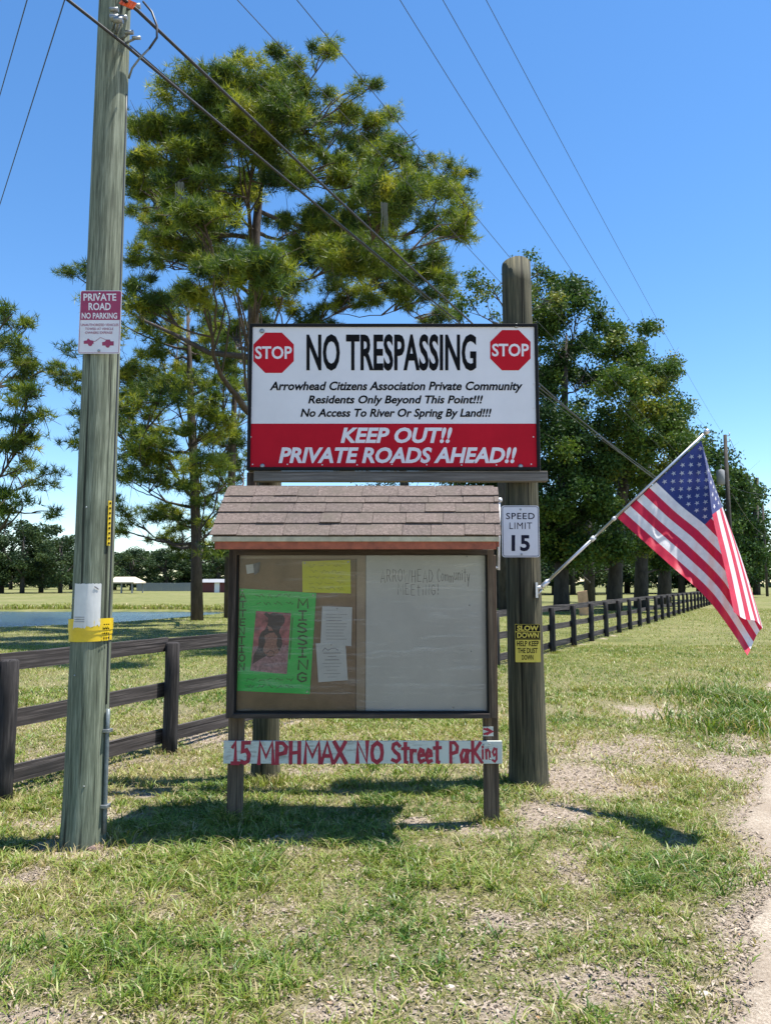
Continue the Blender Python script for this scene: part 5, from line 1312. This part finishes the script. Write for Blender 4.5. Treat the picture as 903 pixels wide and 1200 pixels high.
protos = [far_proto(s_) for s_ in range(4)]
def far_tree(x, ytop, Y, label, group, wide=1.0):
    t = at(x, ytop, Y); e = empty('distant_tree', label, 'tree', (t.x, Y, 0), group); h = t.z / .98; k = random.randrange(4)
    for nm, me_ in (('crown', protos[k][0]), ('trunk', protos[k][1])):
        o = bpy.data.objects.new(nm, me_); COL.objects.link(o); o.parent = e; o.scale = (h * wide, h * wide, h); o.rotation_euler = (0, 0, random.random() * 6)
ords = ['first', 'second', 'third', 'fourth', 'fifth', 'sixth', 'seventh', 'eighth', 'ninth', 'tenth', 'eleventh', 'twelfth', 'thirteenth', 'fourteenth']
for k, (x, y, Y, w_) in enumerate(((-28, 600, 118, 1.2), (6, 606, 122, 1.2), (30, 614, 118, 1.1), (52, 612, 126, 1.1), (74, 620, 122, 1.1), (96, 628, 130, 1.2), (118, 632, 140, 1.2))):
    far_tree(x, y, Y, f'{ords[k]} dark oak from the left in the near row beyond the pond', 'oaks beyond the pond', w_)
for k, x in enumerate((136, 156, 176, 196, 216, 236, 256, 276)):
    far_tree(x, 642 + random.uniform(-5, 6), 168 + random.uniform(-6, 10), f'{ords[k]} tree from the utility pole in the hazy far treeline', 'far treeline beyond the field', 1.7)
for k, x in enumerate((-20, 15, 50, 85, 112)):
    far_tree(x, 646 + random.uniform(-4, 4), 185, f'{ords[k]} tree from the left at the back of the far field', 'far treeline beyond the field', 1.6)
for k, x in enumerate(range(585, 860, 21)):
    far_tree(x, 636 + random.uniform(-14, 14) - 24, 112 + random.uniform(-10, 15), f'{ords[k]} far tree from the thick post, seen under the oaks', 'trees seen under the oaks', 1.6)
# spreading shrubs seen under the oaks left of the flag handled by the far trees
r_ = np.random.default_rng(5); n = 18000; X_ = r_.uniform(-420, 420, n); q_ = r_.random(n)
Pw = np.stack([X_, 262 + r_.uniform(-6, 6, n), (11 + 5 * (fbm(X_, X_ * 0, 22, 4) - .3)) * q_ ** .8], -1); V, T = leaf_quads(Pw, 1.2, r_)
tag(mesh_obj('far_woods', np_mesh('far_woods', V, T, np.repeat(np.clip(r_.normal(.4, .2, n), 0, 1), 4)), M['faroak']), 'low dark line of far-off woods along the horizon', 'woods', kind='stuff')
# far shelter, wall and red shed
sh = empty('open_shelter', 'low open shelter with tan metal roof across the pond', 'shelter', (at(149, 690, 120).x, 120, 0))
X0 = at(133.5, 690, 120).x - at(149, 690, 120).x; X1 = at(164, 690, 120).x - at(149, 690, 120).x; zr_ = at(149, 676, 120).z; ze = at(149, 682, 120).z
mb = MB(); mb.add([(X0, -3, ze), (X1, -3, ze), (X1 - .8, 0, zr_), (X0 + .2, 0, zr_), (X0, 3, ze), (X1, 3, ze)] + [(X0, -3, ze - .2), (X1, -3, ze - .2), (X0, 3, ze - .2), (X1, 3, ze - .2)],
                 [(0, 1, 2, 3), (3, 2, 5, 4), (6, 7, 1, 0), (4, 5, 9, 8), (1, 7, 9, 5, 2), (0, 3, 4, 8, 6)]); mb.build('roof', M['roofmetal'], sh)
for xx in (X0 + .4, 0, X1 - .4):
    for yy in (-2.6, 2.6):
        mb = MB(); mb.box((xx, yy, (ze - .2) / 2), (.16, .16, ze - .2)); mb.build('leg', M['greywall'], sh)
wl_ = empty('far_fence', 'long low grey board fence in front of the far treeline', 'fence', (0, 150, 0))
xa, xb = at(160, 690, 150).x, at(245, 690, 150).x; n = 40; pmh = MB(); pw = (xb - xa) / n; pmh.box((0, 0, .85), (pw * .94, .05, 1.7)); pmm = pmh.mesh('panel_board')
for k in range(n):
    o = mesh_obj('panel_board', pmm, M['greywall'], wl_); o.location = (xa + pw * (k + .5), 0, random.uniform(-.03, .03))
rs = empty('red_shed', 'small dark red shed with pale door at the far side of the field', 'shed', (at(252, 690, 130).x, 130, 0))
X0, X1 = at(240, 690, 130).x - at(252, 690, 130).x, at(268, 690, 130).x - at(252, 690, 130).x; ze = at(252, 682.5, 130).z; zr_ = at(252, 680.5, 130).z
mb = MB(); mb.box(((X0 + X1) / 2, 0, ze / 2), (X1 - X0, 4, ze)); mb.build('wall', M['barnred'], rs)
mb = MB(); mb.add([(X0 - .3, -2.4, ze), (X1 + .3, -2.4, ze), (X1 + .3, 0, zr_ + .3), (X0 - .3, 0, zr_ + .3), (X0 - .3, 2.4, ze), (X1 + .3, 2.4, ze)], [(0, 1, 2, 3), (3, 2, 5, 4), (1, 0, 4, 5), (1, 5, 2), (0, 3, 4)]); mb.build('roof', M['greywall'], rs)
mb = MB(); mb.box((X0 + (X1 - X0) * .62, -2.04, .9), (.9, .05, 1.8)); mb.build('door', M['letterwhite'], rs)
